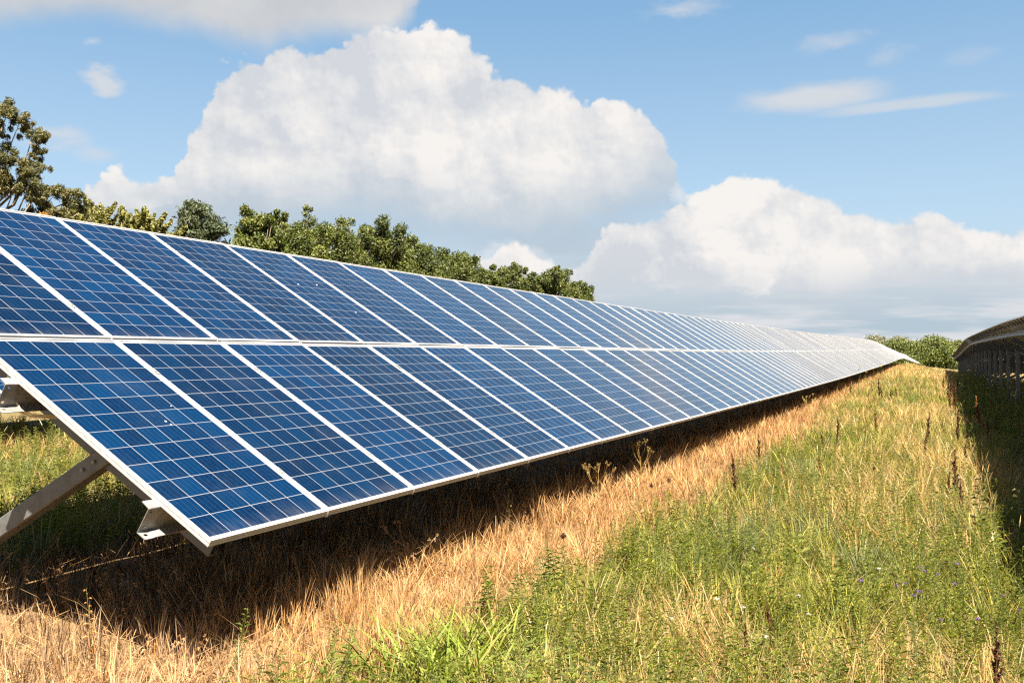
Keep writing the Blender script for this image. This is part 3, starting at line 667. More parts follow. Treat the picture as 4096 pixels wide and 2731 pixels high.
# woodland edge at the end of the aisle
for lb, x, y, H, R, pal in [('pale grey green treetop rising behind the far row end', -12.6, 286., 7.1, 5.2, [(.17, .18, .10), (.2, .2, .12)]), ('low pale grey treetop right of the taller pale one', -6.2, 288., 6.7, 3.6, [(.16, .175, .10), (.19, .19, .12)]),
                        ('green tree half hidden by the far end of the lit row', -13., 270., 4.9, 5.6, GREENS), ('broad round green tree left of the sky notch', -5.2, 274., 5.9, 6.0, GREENS), ('tallest round green tree closing the grassy aisle', 2.9, 277., 6.7, 5.4, GREENS),
                        ('green tree touching the far end of the shaded row', 8.9, 281., 5.4, 4.2, GREENS), ('green tree mostly hidden behind the shaded row', 16., 283., 5.2, 5., GREENS), ('low green tree behind the tip of the lit row', -21., 272., 4.4, 5., GREENS)]:
    z0 = float(gz(x, y))
    tree('woodland_tree', lb, (x, y), H, R * 1.4, [tuple(np.array(p_) * (1.35 if pal is GREENS else .75)) for p_ in pal], 60, 26000, .30, .08, .30, (1, 1, .75), trunk_r=.3, group='woodland at the end of the aisle')

# ------------------------------------------------------------------ meadow: points spread over the visible ground
VAZ = YAW
def scatter(n, rmin, rmax, pw, seed, azr=(-.60, .60)):
    r_ = np.random.default_rng(seed)
    u = r_.random(n); e = 2 - pw
    r = (rmin ** e + u * (rmax ** e - rmin ** e)) ** (1 / e)      # area density ~ r^-pw
    a = VAZ + azr[0] + (azr[1] - azr[0]) * r_.random(n)
    return CAM.x + r * np.sin(a), CAM.y + r * np.cos(a), r, r_
def keep_mask(x, y):
    k = (x < 8.2) & (x > -12) & (y < 125) & (y > -3.6)
    k &= ~((x < -4.5) & (y > 9.5)); k &= ~((x < -3.2) & (y > 14)); k &= ~((x < -1.5) & (y > 40)); k &= ~((x < -6.2) & (x > -12) & (y > 8))
    return k
def blades(x, y, h, w, la, ln, cv, c0, c1, seed, z0=None):
    """tapered, bent strips: height h, width w, lean azimuth la, lean ln, curl cv"""
    r_ = np.random.default_rng(seed); n = len(x)
    b = np.stack([x, y, gz(x, y) - .01 if z0 is None else z0], 1); dr = np.stack([np.cos(la), np.sin(la), np.zeros(n)], 1)
    sa = la + math.pi / 2 + r_.normal(size=n) * .7; sd = np.stack([np.cos(sa), np.sin(sa), np.zeros(n)], 1)
    ts = np.array([0, .4, .75, 1.0]); wd = [.8, 1.0, .62]
    Vs = []
    for t, ww in zip(ts[:3], wd):
        p = b + np.stack([np.zeros(n), np.zeros(n), h * (t - .35 * cv * t * t)], 1) + dr * (h * (ln * t + cv * t * t))[:, None]
        Vs += [p - sd * (w * ww * .5)[:, None], p + sd * (w * ww * .5)[:, None]]
    t = 1.0; Vs.append(b + np.stack([np.zeros(n), np.zeros(n), h * (1 - .35 * cv)], 1) + dr * (h * (ln + cv))[:, None])
    V = np.stack(Vs, 1)
    i = np.arange(n)[:, None] * 7
    L = np.concatenate([i + np.array([0, 1, 3, 2]), i + np.array([2, 3, 5, 4]), i + np.array([4, 5, 6])], 1)
    T = np.tile(np.array([4, 4, 3]), n)
    k = np.array([0, 0, .4, .4, .75, .75, 1.])[None, :, None]
    col = c0[:, None, :] * (1 - k) + c1[:, None, :] * k
    return V.reshape(-1, 3), L.ravel(), T, col.reshape(-1, 3)
def pick(r_, pal, n):
    pal = np.array(pal); c = pal[r_.integers(0, len(pal), n)]
    return c * (.72 + .56 * r_.random(n))[:, None]
def merge(parts):
    Vs, Ls, Ts, Cs = [], [], [], []; k = 0
    for V, L, T, c in parts: Vs.append(V); Ls.append(np.asarray(L).ravel() + k); Ts.append(T); Cs.append(c); k += len(V)
    return np.concatenate(Vs), np.concatenate(Ls), np.concatenate(Ts), np.concatenate(Cs)
STRAW = [(.4330, .2679, .1180), (.3776, .2148, .0840), (.4820, .3208, .1644), (.3125, .1702, .0643), (.4491, .2895, .1313)]
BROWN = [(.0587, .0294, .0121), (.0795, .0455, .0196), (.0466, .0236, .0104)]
HAY = [(.3666, .2623, .1061), (.3967, .2866, .1303), (.3284, .2446, .0819), (.3666, .2446, .1034)]
GRASS = [(.1919, .1899, .0306), (.2398, .2282, .0396), (.1483, .1643, .0257), (.2719, .2492, .0528), (.2042, .2026, .0458)]
DEEP = [(.0836, .1040, .0196), (.1112, .1308, .0240), (.0632, .0829, .0175)]
SAGE = [(.1699, .1801, .0893), (.1509, .1651, .0774), (.1975, .1975, .1035)]

def tufts(x, y, r, q, nb, sp):
    """blades of one tuft fan out from its middle: index of tuft, blade x, y, lean azimuth"""
    k = np.maximum(3, (nb * (.5 + q.random(len(x)))).astype(int)); i = np.repeat(np.arange(len(x)), k); n = len(i)
    a = q.random(n) * 6.283; d_ = np.abs(q.normal(size=n)) * sp * np.interp(r[i], [5, 40], [1, 1.8])
    return i, x[i] + np.cos(a) * d_, y[i] + np.sin(a) * d_, a + q.normal(size=n) * .5
def dry_grass():
    P = []
    # upright straw, single blades and tufts
    x, y, r, q = scatter(230000, 3.6, 115, 1.28, 21)
    k = keep_mask(x, y) & (q.random(len(x)) < dryness(x, y) * .97 + .02 * (x < 4.5)); k &= ~((x < -1.2) & (y > 7) & (q.random(len(x)) < .6)); x, y, r = x[k], y[k], r[k]; la = vnoise(x, y, .45, 35) * 12.5 + q.normal(size=len(x)) * 1.0
    tx, ty, tr, q2 = scatter(16500, 3.6, 90, 1.25, 24); k = keep_mask(tx, ty) & (q2.random(len(tx)) < dryness(tx, ty)) & ~((tx < -1.2) & (ty > 7)); tx, ty, tr = tx[k], ty[k], tr[k]
    ti, bx, by, ba = tufts(tx, ty, tr, q2, 17, .035)
    tufth = (.7 + .7 * q2.random(len(tx)))[ti]; tone = (.78 + .44 * q2.random(len(tx)))[ti]
    hs = np.concatenate([np.full(len(x), .8), tufth]); tn = np.concatenate([np.ones(len(x)), tone]); x = np.concatenate([x, bx]); y = np.concatenate([y, by]); r = np.concatenate([r, tr[ti]]); la = np.concatenate([la, ba]); n = len(x)
    patch = fbm(x, y, .55, 31); lie = np.clip((fbm(x, y, .7, 33) - .50) * 5, 0, 1)
    fore = np.clip((1.2 - y) / 1.5, 0, 1) * np.clip((.6 - x) / .5, 0, 1)
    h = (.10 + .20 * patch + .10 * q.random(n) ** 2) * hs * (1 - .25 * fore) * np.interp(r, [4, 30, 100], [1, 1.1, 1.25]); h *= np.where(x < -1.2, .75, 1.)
    w = (.0026 + .0036 * q.random(n) ** 2) * np.maximum(1, r / 7) ** .75
    ln = .05 + .38 * lie + .28 * q.random(n) ** 1.5; cv = .05 + .5 * q.random(n) ** 2 * (.5 + lie)
    c1 = pick(q, STRAW, n) * tn[:, None]; br = q.random(n) < .10 + .62 * (x < -.7); c1[br] = pick(q, BROWN, br.sum())  # brown dead blades; share raised under the row to deepen its shade by colour
    pl = (fore > .5) & (q.random(n) < .5); c1[pl] = pick(q, [(.3634, .2568, .1659), (.3160, .2173, .1304)], pl.sum())
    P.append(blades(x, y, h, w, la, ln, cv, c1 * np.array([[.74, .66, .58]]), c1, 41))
    # matted litter lying on the soil
    x, y, r, q = scatter(90000, 3.6, 60, 1.5, 22); k = keep_mask(x, y) & (q.random(len(x)) < dryness(x, y)); x, y, r = x[k], y[k], r[k]; n = len(x)
    L = .06 + .16 * q.random(n); c = pick(q, STRAW + BROWN, n)
    P.append(blades(x, y, L * .35, (.0025 + .003 * q.random(n)) * np.maximum(1, r / 7) ** .7, q.random(n) * 6.283, 1.8 + 1.2 * q.random(n), .3 * q.random(n), c, c, 42, z0=gz(x, y) + .012 + .05 * q.random(n)))
    # long arching straws, a few together
    x, y, r, q = scatter(900, 3.8, 60, 1.3, 23); k = keep_mask(x, y) & (dryness(x, y) > .5); x, y, r = x[k], y[k], r[k]; ti, x, y, la = tufts(x, y, r, q, 6, .05); r = r[ti]; n = len(x)
    c = pick(q, [(.3160, .2212, .1106), (.2765, .1817, .0790), (.3634, .2686, .1422)], n)
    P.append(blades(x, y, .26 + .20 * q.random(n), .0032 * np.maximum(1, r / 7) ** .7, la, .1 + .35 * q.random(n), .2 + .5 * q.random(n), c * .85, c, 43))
    # crumpled dry leaves on dead stems
    pr = herb_proto(.20, 16, .035, .016, [(.2686, .1501, .0672), (.3318, .2054, .1027), (.2054, .1106, .0474)], 6, stemcol=(.3, .18, .09), up=.2, droop=.6)
    x, y, r, q = scatter(4200, 3.7, 50, 1.3, 25); k = keep_mask(x, y) & (q.random(len(x)) < dryness(x, y)) & (fbm(x, y, .8, 37) > .45); x, y = x[k], y[k]; n = len(x)
    P.append(stamp(pr, x, y, .7 + .7 * q.random(n), q.random(n) * 6.28, (q.normal(size=n) * .25, q.normal(size=n) * .25), .75 + .5 * q.random(n)))
    V, L, T, c = merge(P)
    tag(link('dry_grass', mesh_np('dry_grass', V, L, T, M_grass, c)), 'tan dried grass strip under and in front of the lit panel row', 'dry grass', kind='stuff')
def meadow_grass():
    P = []
    x, y, r, q = scatter(240000, 3.6, 125, 1.22, 51)
    k = keep_mask(x, y) & (q.random(len(x)) > dryness(x, y) + .02) & ((((x - .95) / .42) ** 2 + ((y - .6) / .4) ** 2 > 1) | (q.random(len(x)) < .25)); x, y, r = x[k], y[k], r[k]; n = len(x)
    tx, ty, tr, q2 = scatter(21000, 3.6, 115, 1.15, 53); k = keep_mask(tx, ty) & (q2.random(len(tx)) > dryness(tx, ty) * 1.02); tx, ty, tr = tx[k], ty[k], tr[k]
    ti, bx, by, ba = tufts(tx, ty, tr, q2, 16, .045); nt = len(tx)
    key = np.concatenate([q.random(n), np.clip(q2.random(nt)[ti] + q2.normal(size=len(ti)) * .06, 0, 1)])
    key2 = np.concatenate([q.random(n), q2.random(nt)[ti]]); hs = np.concatenate([np.full(n, .85), (.65 + .75 * q2.random(nt))[ti]])
    la = np.concatenate([vnoise(x, y, .7, 67) * 12.5 + q.normal(size=n) * .9, ba]); x = np.concatenate([x, bx]); y = np.concatenate([y, by]); r = np.concatenate([r, tr[ti]]); n = len(x)
    patch = fbm(x, y, .9, 61); p2 = fbm(x, y, 2.2, 64); tuft = vnoise(x, y, .28, 66)
    far = np.interp(y, [3, 14, 40], [0, .30, .62]); far = np.where(x < -3, .35, far)
    p3 = fbm(x, y, .7, 101); hay = np.clip((p2 - .53 + .20 * far) * 5.5 + (p3 - .5) * 2.2 + .45 * far + .06, .05, .92)
    stripe = np.exp(-((x - 2.6 - .02 * y) / .5) ** 2) * np.clip((y - 5) / 6, 0, 1); hay = np.clip(hay + .35 * stripe, 0, .95)
    c1 = pick(q, GRASS, n); m_ = key < hay; c1[m_] = pick(q, HAY, m_.sum())
    sg = (~m_) & (patch > .62) & (key2 < .8); c1[sg] = pick(q, SAGE, sg.sum())
    dp = (~m_) & (key2 > .63); c1[dp] = pick(q, DEEP, dp.sum())
    rd = key2 < .05; c1[rd] = pick(q, STRAW[1:4], rd.sum())
    h = (.07 + .24 * patch + .11 * tuft + .09 * q.random(n)) * np.where(m_, 1.15, 1.) * hs
    h *= np.interp(r, [4, 8, 30], [.9, 1., 1.1]); h *= np.where(x < -3, .75, 1)
    w = (.0032 + .0046 * q.random(n) ** 2) * np.where(m_, .75, 1.15) * np.maximum(1, r / 7) ** .78
    ln = .04 + .42 * q.random(n); cv = .06 + .55 * q.random(n) ** 1.5
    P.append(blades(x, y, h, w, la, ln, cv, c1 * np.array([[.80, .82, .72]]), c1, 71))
    # tall seed stalks in loose groups
    x, y, r, q = scatter(5200, 4, 110, 1.0, 52); k = keep_mask(x, y) & (dryness(x, y) < .4) & (fbm(x, y, 1.6, 68) > .48); x, y, r = x[k], y[k], r[k]; ti, x, y, la = tufts(x, y, r, q, 4, .06); r = r[ti]; n = len(x)
    c = pick(q, HAY + [(.40, .32, .19)], n); h = .30 + .24 * q.random(n); w = .0022 * np.maximum(1, r / 6) ** .75; ln = .05 + .3 * q.random(n); cv = .15 + .3 * q.random(n)
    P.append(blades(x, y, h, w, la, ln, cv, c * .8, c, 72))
    tipz = gz(x, y) + h * (1 - .35 * cv) * .86; tx = x + np.cos(la) * h * (ln * .84 + cv * .72); ty = y + np.sin(la) * h * (ln * .84 + cv * .72)
    P.append(blades(tx, ty, h * .2, w * 2.2, la, ln + 1.0 * cv, cv * .3, c, c * 1.05, 73, z0=tipz))
    V, L, T, c = merge(P)
    tag(link('meadow_grass', mesh_np('meadow_grass', V, L, T, M_grass, c)), 'green and hay coloured wild grass filling the aisle between rows', 'meadow grass', kind='stuff')
# leafy weeds: a few stem shapes stamped over the meadow as ground cover
def herb_proto(h, nleaf, ll, lw, col, seed, droop=.3, stemcol=(.16, .17, .05), up=.7):
    r_ = np.random.default_rng(seed); Vs, Ls, Ts, Cs = [], [], [], []; k = 0
    ben = r_.normal(size=2) * .12 * h
    cl = lambda t: np.array((ben[0] * t * t, ben[1] * t * t, h * t))
    sw = .0022
    for a in (0, 1.57):
        s_ = np.array((math.cos(a), math.sin(a), 0)) * sw
        pts = [cl(t) for t in (0, .5, 1)]; V = [p + sg * s_ * (1 - .5 * i / 2) for i, p in enumerate(pts) for sg in (-1, 1)]
        Vs.append(np.array(V)); Ls += [k + 0, k + 1, k + 3, k + 2, k + 2, k + 3, k + 5, k + 4]; Ts += [4, 4]; Cs.append(np.tile(stemcol, (6, 1))); k += 6
    for i in range(nleaf):
        t = .12 + .88 * (i + .5) / nleaf; a = 2.4 * i + r_.random(); b = cl(t); f = (1 - .5 * t) * (.75 + .5 * r_.random())
        d1 = np.array((math.cos(a), math.sin(a), up * (1.1 - .3 * r_.random()))); d1 /= np.linalg.norm(d1); sd = np.array((-math.sin(a), math.cos(a), 0)); L = ll * f
        m1 = b + d1 * L * .5 + np.array((0, 0, -.0)); e = b + d1 * L + np.array((0, 0, -droop * L))
        V = [b, m1 + sd * lw * f * .5 + np.array((0, 0, .15 * lw)), e, m1 - sd * lw * f * .5 + np.array((0, 0, .15 * lw))]
        Vs.append(np.array(V)); Ls += [k, k + 1, k + 2, k, k + 2, k + 3]; Ts += [3, 3]
        c = np.array(col[r_.integers(0, len(col))]) * (.75 + .5 * r_.random()); Cs.append(np.tile(c, (4, 1))); k += 4
    return np.concatenate(Vs), np.array(Ls), np.array(Ts), np.concatenate(Cs)
def stamp(proto, x, y, sc, rot, tilt, tint):
    V, L, T, c = proto; n = len(x); cr, sr = np.cos(rot), np.sin(rot)
    X = (V[None, :, 0] * cr[:, None] - V[None, :, 1] * sr[:, None]) * sc[:, None]; Y = (V[None, :, 0] * sr[:, None] + V[None, :, 1] * cr[:, None]) * sc[:, None]; Z = V[None, :, 2] * sc[:, None]
    X = X + Z * tilt[0][:, None] + x[:, None]; Y = Y + Z * tilt[1][:, None] + y[:, None]; Z = Z + gz(x, y)[:, None] - .01
    P = np.stack([X, Y, Z], -1).reshape(-1, 3); LL = (L[None] + (np.arange(n) * len(V))[:, None]).ravel()
    return P, LL, np.tile(T, n), (c[None] * tint[:, None, None]).reshape(-1, 3)
HERB = [(.1241, .1479, .0209), (.1613, .1799, .0272), (.0916, .1166, .0177), (.1951, .2026, .0354)]
def weeds():
    protos = [herb_proto(.36, 26, .085, .013, HERB, 1), herb_proto(.42, 34, .06, .009, HERB, 2), herb_proto(.28, 18, .075, .02, HERB, 3, up=.4), herb_proto(.46, 40, .05, .008, [(.14, .17, .06), (.12, .15, .05)], 4), herb_proto(.33, 22, .11, .010, [(.18, .2, .045), (.14, .17, .035)], 5)]
    P = []
    for i, pr in enumerate(protos):
        x, y, r, q = scatter(7000, 3.7, 60, 1.2, 80 + i); k = keep_mask(x, y) & (x < 7.5) & (((x - .95) / .5) ** 2 + ((y - .6) / .5) ** 2 > 1); dd = dryness(x, y); cover = fbm(x, y, 1.25, 90 + i)
        k &= (q.random(len(x)) > dd * 1.02) & (cover > .43) & (q.random(len(x)) < np.interp(y, [6, 20, 60], [1, .6, .35])); x, y, r = x[k], y[k], r[k]; n = len(x)
        sc = (.65 + .5 * q.random(n)) * np.interp(r, [5, 15, 60], [1, 1.1, 1.4])
        P.append(stamp(pr, x, y, sc, q.random(n) * 6.28, (q.normal(size=n) * .15, q.normal(size=n) * .15), .8 + .45 * q.random(n)))
    # taller weeds in the shade along the posts of the right-hand row
    for i in (1, 3):
        q = np.random.default_rng(120 + i); n = 420; y = 2 + 60 * q.random(n) ** 1.5; x = 4.3 + 2.6 * q.random(n)
        P.append(stamp(protos[i], x, y, 1.2 + .9 * q.random(n), q.random(n) * 6.28, (q.normal(size=n) * .12, q.normal(size=n) * .12), .7 + .4 * q.random(n)))
    V, L, T, c = merge(P)
    tag(link('leafy_weeds', mesh_np('leafy_weeds', V, L, T, M_herb, c)), 'low leafy green weeds mixed into the meadow grass', 'weeds', kind='stuff')
dry_grass()
meadow_grass()
weeds()

# ------------------------------------------------------------------ single plants one can point at
def part_mesh(name, parts, mat=M_herb): V, L, T, c = merge(parts); return mesh_np(name, V, L, T, mat, c)
def mbcol(mb, col):
    V = np.array(mb.v); return V, np.array([i for f in mb.f for i in f]), np.array([len(f) for f in mb.f]), np.tile(np.array(col), (len(V), 1))
def dock_proto(h, seed, red=False):
    r_ = np.random.default_rng(seed); stem = MB(); seed_c, seed_r = [], []
    pts = [np.array((.03 * h * math.sin(t * 2 + seed), .02 * h * math.cos(t * 3 + seed), h * t)) for t in np.linspace(0, 1, 7)]; stem.tube(pts, list(np.linspace(.006, .0022, 7)), 5)
    at = lambda t: np.array((.03 * h * math.sin(t * 2 + seed), .02 * h * math.cos(t * 3 + seed), h * t))
    for k in range(11):
        t = .36 + .5 * k / 11; a = 2.4 * k + r_.random(); ln = h * .17 * (1.15 - t) * (.8 + .6 * r_.random()); b = at(t); e = b + np.array((math.cos(a) * ln * .32, math.sin(a) * ln * .32, ln)); stem.tube([b, (b + e) / 2 + np.array((math.cos(a), math.sin(a), 0)) * ln * .08, e], [.003, .0022, .001], 4)
        for s_ in np.linspace(.2, 1, 6): seed_c.append(b * (1 - s_) + e * s_); seed_r.append(.0105)
    for t in np.linspace(.40, 1, 24): seed_c.append(at(t)); seed_r.append(.013 * (1.25 - .55 * t))
    cs = np.array(seed_c); rs = np.array(seed_r)
    pal = [(.075, .030, .015), (.05, .021, .011), (.11, .047, .02), (.14, .065, .028)] if not red else [(.26, .11, .04), (.19, .075, .03), (.30, .15, .06)]
    global rng
    keep = rng; rng = r_; V, L, T, c = leaf_cloud(cs, rs, np.full(len(cs), 15), .0125, pal, (1, 1, 1.1), up=0, shell=.4, elong=1.1); rng = keep
    lv = []
    x = np.zeros(4); hh = np.array([.2, .16, .22, .14]) * h * 1.1
    B = blades(x, x, hh, np.full(4, .016), r_.random(4) * 6.28, np.full(4, .7), np.full(4, 1.2), np.tile((.2, .1, .045), (4, 1)), np.tile((.25, .14, .06), (4, 1)), seed, z0=np.array([.1, .18, .25, .3]) * h)
    return mbcol(stem, (.13, .06, .03) if not red else (.26, .12, .05)), (V, L, T, c), B
def make_dock(variant):
    h, seed, red = variant; s_, hd, lf = dock_proto(h, seed, red); root = empty('dock_plant')
    link('stem', part_mesh('stem', [s_]), root); link('seed_head', part_mesh('seed_head', [hd]), root); link('withered_leaves', part_mesh('withered_leaves', [lf]), root)
    return root, h
PROT = [make_dock(v) for v in ((.8, 3, False), (.75, 4, False), (.85, 5, False), (.7, 6, True))]
used = set()
def place(proto, k, x, y, h, rot, label, cat, group, hp):
    o = proto if k not in used else copy_tree(proto); used.add(k)
    o.location = (x, y, float(gz(x, y)) - .02); s_ = h / hp; k_ = 1.05 if y < 20 else 1.25; o.scale = (s_ * k_, s_ * k_, s_); o.rotation_euler = (random.gauss(0, .04), random.gauss(0, .04), rot)
    return tag(o, label, cat, group)
FAR_A = 'small dark dock stalk far along the aisle beside the lit row'; FAR_B = 'small dark dock stalk in the far cluster near the shaded row'
DOCK = [(1.26, 6.86, .66, 0, 'single dark dock stalk where the straw strip meets green grass'), (1.65, 13.96, .66, 1, 'taller of two dark dock stalks standing together in mid aisle'), (1.55, 13.03, .50, 2, 'short dark dock stalk left of the mid aisle pair'),
        (.56, 31.81, .70, 0, FAR_A), (1.55, 30.17, .95, 1, 'tall far dock stalk on the aisle side of the lit row'), (1.62, 30.22, .68, 2, FAR_A), (2.18, 16.37, .68, 0, 'dark dock stalk with curled leaves in the centre of the aisle'),
        (3.17, 15.13, .76, 1, 'slim dark dock stalk right of the aisle centre'), (3.13, 12.69, .60, 2, 'dark dock stalk just nearer than the slim aisle one'), (3.65, 15.04, .86, 0, 'tall dark dock stalk at the shade border in mid aisle'),
        (3.50, 8.03, .76, 1, 'tallest dark dock stalk at the near shade border'), (3.70, 26.76, 1.15, 2, 'tallest stalk in the dense dark dock cluster far right'), (3.74, 26.29, 1.0, 0, 'thick stalk within the dense dark dock cluster far right'), (3.80, 25.9, .85, 1, 'shorter stalk at the foot of the dense dark dock cluster'), (3.62, 26.1, .8, 3, 'reddish stalk inside the dense dark dock cluster'),
        (3.65, 31.77, .88, 2, FAR_B), (3.55, 41.06, .82, 0, FAR_B), (4.17, 41.57, .66, 1, FAR_B), (3.70, 12.27, .55, 2, 'short dark dock stalk on the shade border'), (3.38, 8.13, .50, 0, 'short dock stalk left of the tallest near shade stalk'), (3.53, 7.55, .50, 1, 'short dock stalk in front of the tallest near shade stalk'),
        (4.45, 18.78, .62, 3, 'rusty dock stalk glowing in the shade of the right row'), (4.12, 15.39, .74, 3, 'rusty red dock stalk just inside the shade edge'), (4.17, 15.2, .52, 3, 'small rusty dock stalk beside the red one in shade'), (3.53, 1.13, .60, 0, 'large near dock stalk at the bottom right corner'),
        (2.38, 2.03, .34, 2, 'low dark withered stalk among near green weeds'), (2.33, 1.64, .31, 1, 'low dark withered stalk nearest in the green weeds'), (1.97, 32.91, .60, 0, FAR_A), (1.96, 29.04, .66, 1, FAR_A), (.97, 10.19, .58, 2, 'slim dark stalk rising from the straw strip'), (1.85, 9.69, .45, 3, 'small reddish dock stalk low in the mid aisle'), (4.11, 18.5, .98, 3, 'tall pale rust dock stalk beside leafy plants at the shade edge'),
        (1.45, 9.0, .4, 3, 'very short dark stalk nearest the green straw border')]
for (x, y, h, k, lb) in DOCK: place(PROT[k][0], k, x, y, h, random.random() * 6.28, lb, 'dock plant', 'dried dock stalks', PROT[k][1])
def branched_weed(label, x, y, h, col, tipcol, n=7, spread=.35, seed=0, name='dry_weed'):
    r_ = np.random.default_rng(seed); mb = MB(); P = [np.array((0, 0, 0)), np.array((.01, 0, h * .35)), np.array((0, .015, h * .62))]; mb.tube(P, [.006, .005, .004], 6); cs = []
    groups = []
    for k in range(n):
        cs = []; groups.append(cs); a = 6.28 * k / n + r_.random() * .6; s = P[1] * (1 - k / n) + P[2] * (k / n); ln = h * (.42 - .012 * k) * (.8 + .4 * r_.random())
        e = s + np.array((math.cos(a) * ln * spread * 1.6, math.sin(a) * ln * spread * 1.6, ln * .92)); mid = (s + e) / 2 + np.array((math.cos(a), math.sin(a), -.3)) * ln * .07; mb.tube([s, mid, e], [.0035, .0026, .0016], 5)
        for j in range(3):
            f = e + np.array((r_.normal() * .03, r_.normal() * .03, .01 + .03 * r_.random())); mb.tube([mid * .4 + e * .6, f], [.0018, .001], 4); cs.append(f)
        cs.append(e)
    root = tag(empty(name, (x, y, float(gz(x, y)) - .02)), label, 'weed', 'single weeds by the straw strip'); link('stem', part_mesh('stem', [mbcol(mb, col)]), root)
    for cs in groups:
        cs = np.array(cs); V, L, T, c = leaf_cloud(cs, np.full(len(cs), .012), np.full(len(cs), 14), .012, [tipcol, tuple(np.array(tipcol) * .7)], shell=.3, elong=1.2); link('flower_head', mesh_np('flower_head', V, L, T, M_herb, c), root)
branched_weed('yellow branched dead weed standing against the dark shade', .09, 5.6, .60, (.30, .20, .07), (.22, .15, .05), 8, .34, 1)
branched_weed('yellow branched dead weed farther along the shade than its twin', -.07, 7.7, .66, (.30, .20, .07), (.22, .15, .05), 8, .30, 2)
branched_weed('grey brown forked dead weed leaning beside the shade edge', -.35, 2.5, .45, (.34, .22, .12), (.34, .22, .12), 3, .8, 3)
branched_weed('pale branched weed at the far shade edge below the panels', .35, 21., .75, (.40, .30, .12), (.36, .28, .1), 8, .3, 5)
def leafy_plant(name, label, x, y, h, nleaf, ll, lw, cols, seed, up=.6, n=1, cat='weed', flower=None, group=None, droop=.3, spread=.05):
    r_ = np.random.default_rng(seed); root = tag(empty(name, (x, y, float(gz(x, y)) - .02)), label, cat, group); st, lf = [], []
    for k in range(n):
        V, L, T, c = herb_proto(h * (.75 + .4 * r_.random()) if n > 1 else h, nleaf, ll, lw, cols, seed * 10 + k, up=up, droop=droop)
        o = np.array((r_.normal() * spread, r_.normal() * spread, 0)) if n > 1 else np.zeros(3); V = V + o
        st.append((V[:12], L[:16], T[:4], c[:12])); lf.append((V[12:], L[16:] - 12, T[4:], c[12:]))
    link('stem', part_mesh('stem', st), root); link('leaves', part_mesh('leaves', lf), root)
    if flower:
        col, size, fr = flower
        for (V, L, T, c) in st:
            cs = np.array([V[4:6].mean(0)]); V, L, T, c = leaf_cloud(cs, np.full(1, fr), np.full(1, 44), size, [col, tuple(np.array(col) * .8)], (1, 1, .5), up=1., shell=.2, elong=1.); link('flower_head', mesh_np('flower_head', V, L, T, M_herb, c), root)
    return root
LG = [(.1153, .1588, .0213), (.0932, .1327, .0174), (.1390, .1706, .0300)]
leafy_plant('leafy_weed', 'fresh green feathery weed on the border of straw and grass', .96, 2.2, .46, 46, .10, .022, LG, 7, up=.35, n=2, group='leafy green weeds')
leafy_plant('leafy_weed', 'second feathery green weed left of the tall fresh one', .72, 1.85, .33, 40, .08, .02, LG, 8, up=.4, n=3, group='leafy green weeds')
leafy_plant('leafy_weed', 'slim green weed alone in the dried grass near the shade tip', .06, .12, .42, 34, .07, .010, [(.20, .26, .05), (.16, .22, .045)], 9, up=.8, group='leafy green weeds')
leafy_plant('leafy_weed', 'orange tipped dry weed standing in the dark shade edge', -.86, .05, .40, 16, .05, .022, [(.42, .22, .09), (.36, .17, .07)], 10, up=.3, group='leafy green weeds')
leafy_plant('leafy_weed', 'broad leaved lit green plant at the far shade border', 4.15, 23.6, .85, 26, .22, .075, LG, 11, up=.35, n=3, group='leafy green weeds', spread=.12)
leafy_plant('leafy_weed', 'broad leaved green plant deeper along the shade border', 4.4, 30., .85, 26, .22, .07, LG, 12, up=.35, n=3, group='leafy green weeds', spread=.14)
leafy_plant('leafy_weed', 'dark leafy plant leaning out of the near shade at the right edge', 3.95, 6.2, .6, 26, .16, .05, [(.09, .1, .03), (.13, .12, .04)], 13, up=.3, n=3, group='leafy green weeds', spread=.1)
leafy_plant('leafy_weed', 'thin tall climbing weed in front of the dark gap below the panels', -.2, 4.05, .62, 12, .05, .02, [(.3, .22, .09), (.2, .18, .06)], 14, up=.2, group='leafy green weeds')
leafy_plant('sage_clump', 'grey green rounded clump in the middle of the near grass', 1.9, 4.0, .42, 40, .07, .010, [(.17, .20, .09), (.14, .17, .075)], 15, up=.9, n=16, group='grey green clumps', spread=.11)
leafy_plant('flowering_plant', 'yellow flowered plant far along the lit row', .38, 45.6, .95, 20, .12, .03, LG, 16, n=6, flower=((.50, .34, .02), .035, .04), spread=.35, cat='flowers')
# broad bladed bright grass tuft in the foreground
def reed_clump(label, x, y, n, rad, h, seed):
    q = np.random.default_rng(seed); a = q.random(n) * 6.28; r = rad * np.sqrt(q.random(n)); xs = x + r * np.cos(a); ys = y + r * np.sin(a) * .8
    c1 = pick(q, [(.1580, .1935, .0284), (.1304, .1699, .0253), (.1975, .2212, .0395)], n); B = blades(xs, ys, h * (.5 + .6 * q.random(n)), .010 + .010 * q.random(n), q.random(n) * 6.28, .1 + .45 * q.random(n), .25 + .6 * q.random(n), c1 * .7, c1, seed)
    V, L, T, c = B; z = float(gz(x, y)); V = V - np.array((x, y, z)); o = link('grass_tuft', mesh_np('grass_tuft', V, L, T, M_grass, c)); o.location = (x, y, z)
    tag(o, label, 'grass tuft', 'bright broad bladed grass tufts')
reed_clump('large bright green broad bladed grass tuft at the bottom centre', .95, .55, 170, .30, .44, 201)
reed_clump('bright green grass tuft behind the large bottom centre one', .95, 1.15, 70, .20, .36, 202)
reed_clump('small bright grass tuft left of the large bottom centre one', .52, .32, 34, .16, .30, 203)
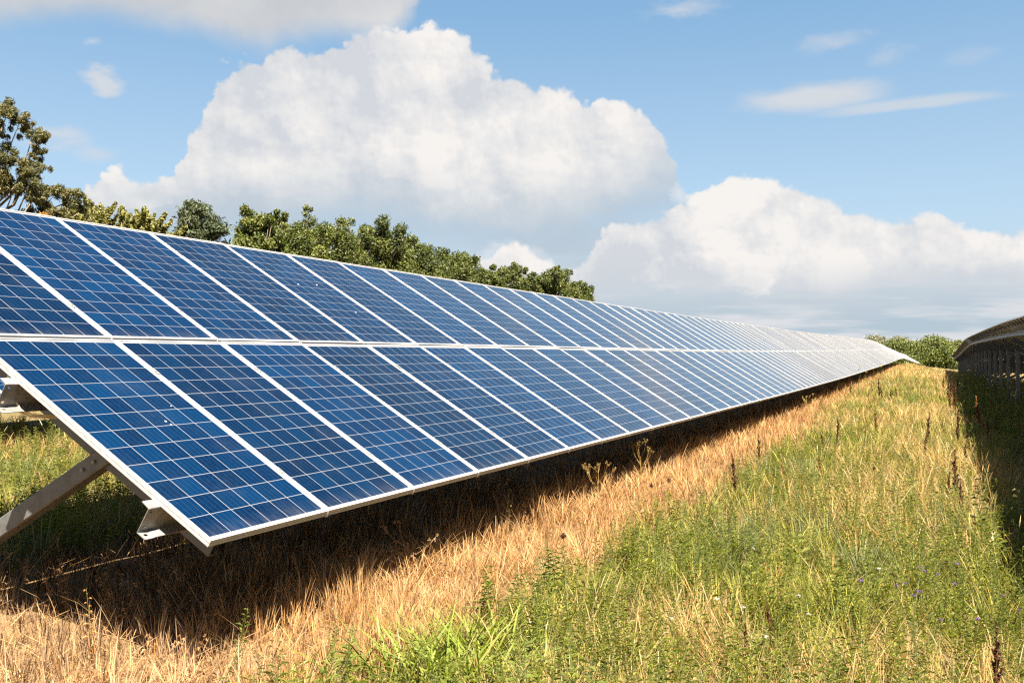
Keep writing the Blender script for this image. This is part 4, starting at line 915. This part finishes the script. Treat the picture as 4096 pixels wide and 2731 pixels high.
reed_clump('bright grass tuft right of the large bottom centre one', 1.35, .70, 60, .2, .32, 204)
def dead_head(label, x, y, h, seed):
    mb = MB(); mb.tube([(0, 0, 0), (.012, .006, h * .5), (.0, .0, h)], [.004, .0032, .0026], 5)
    root = tag(empty('dead_flower', (x, y, float(gz(x, y)) - .02)), label, 'dead flower', 'dead flower heads'); link('stem', part_mesh('stem', [mbcol(mb, (.20, .15, .05))]), root)
    V, L, T, c = leaf_cloud(np.array([(0, 0, h + .012)]), np.array([.018]), [110], .011, [(.07, .035, .02), (.045, .025, .015)], (1, 1, 1.3), shell=.5, elong=1.); link('seed_head', mesh_np('seed_head', V, L, T, M_herb, c), root)
dead_head('brown dead flower head above the fresh green weed', .81, 2.75, .40, 1)
dead_head('dark dead flower head at the right of two by the straw border', .78, 5.84, .42, 2)
dead_head('dark dead flower head at the left of two by the straw border', .66, 5.6, .38, 3)
dead_head('dark round dead flower head in the mid green grass', 2.6, 8.4, .42, 4)
dead_head('dark dead flower head among far grass right of the strip', 1.75, 12.0, .45, 5)
# violet and white flowers in the near meadow
q = np.random.default_rng(300)
for k in range(16):
    x, y = 3.15 + .32 * q.normal(), 2.75 + .35 * q.normal()
    leafy_plant('violet_flower', 'small violet flower stem in the purple patch at the lower right', min(x, 3.75), y, .36 + .12 * q.random(), 16, .05, .010, HERB, 310 + k, flower=((.13, .07, .22), .006, .015), cat='flower', group='violet flower stems')
for k, (x, y) in enumerate([(2.34, 1.64), (2.1, 1.9), (2.5, 2.05), (2.0, 1.45), (2.7, 1.9), (2.08, 3.4), (2.9, 3.2), (2.45, 1.2), (3.3, 5.2), (3.45, 9.3), (3.3, 9.6), (3.55, 9.1), (1.6, 18.5), (1.75, 18.2), (1.35, 17.8), (2.6, 19.)]):
    leafy_plant('white_flower', 'tiny white flower head in the meadow grass', x, y, .34 + .08 * q.random(), 10, .05, .008, HERB, 340 + k, flower=((.40, .39, .34), .010, .011 if y < 7 else .03), cat='flower', group='white flower stems')
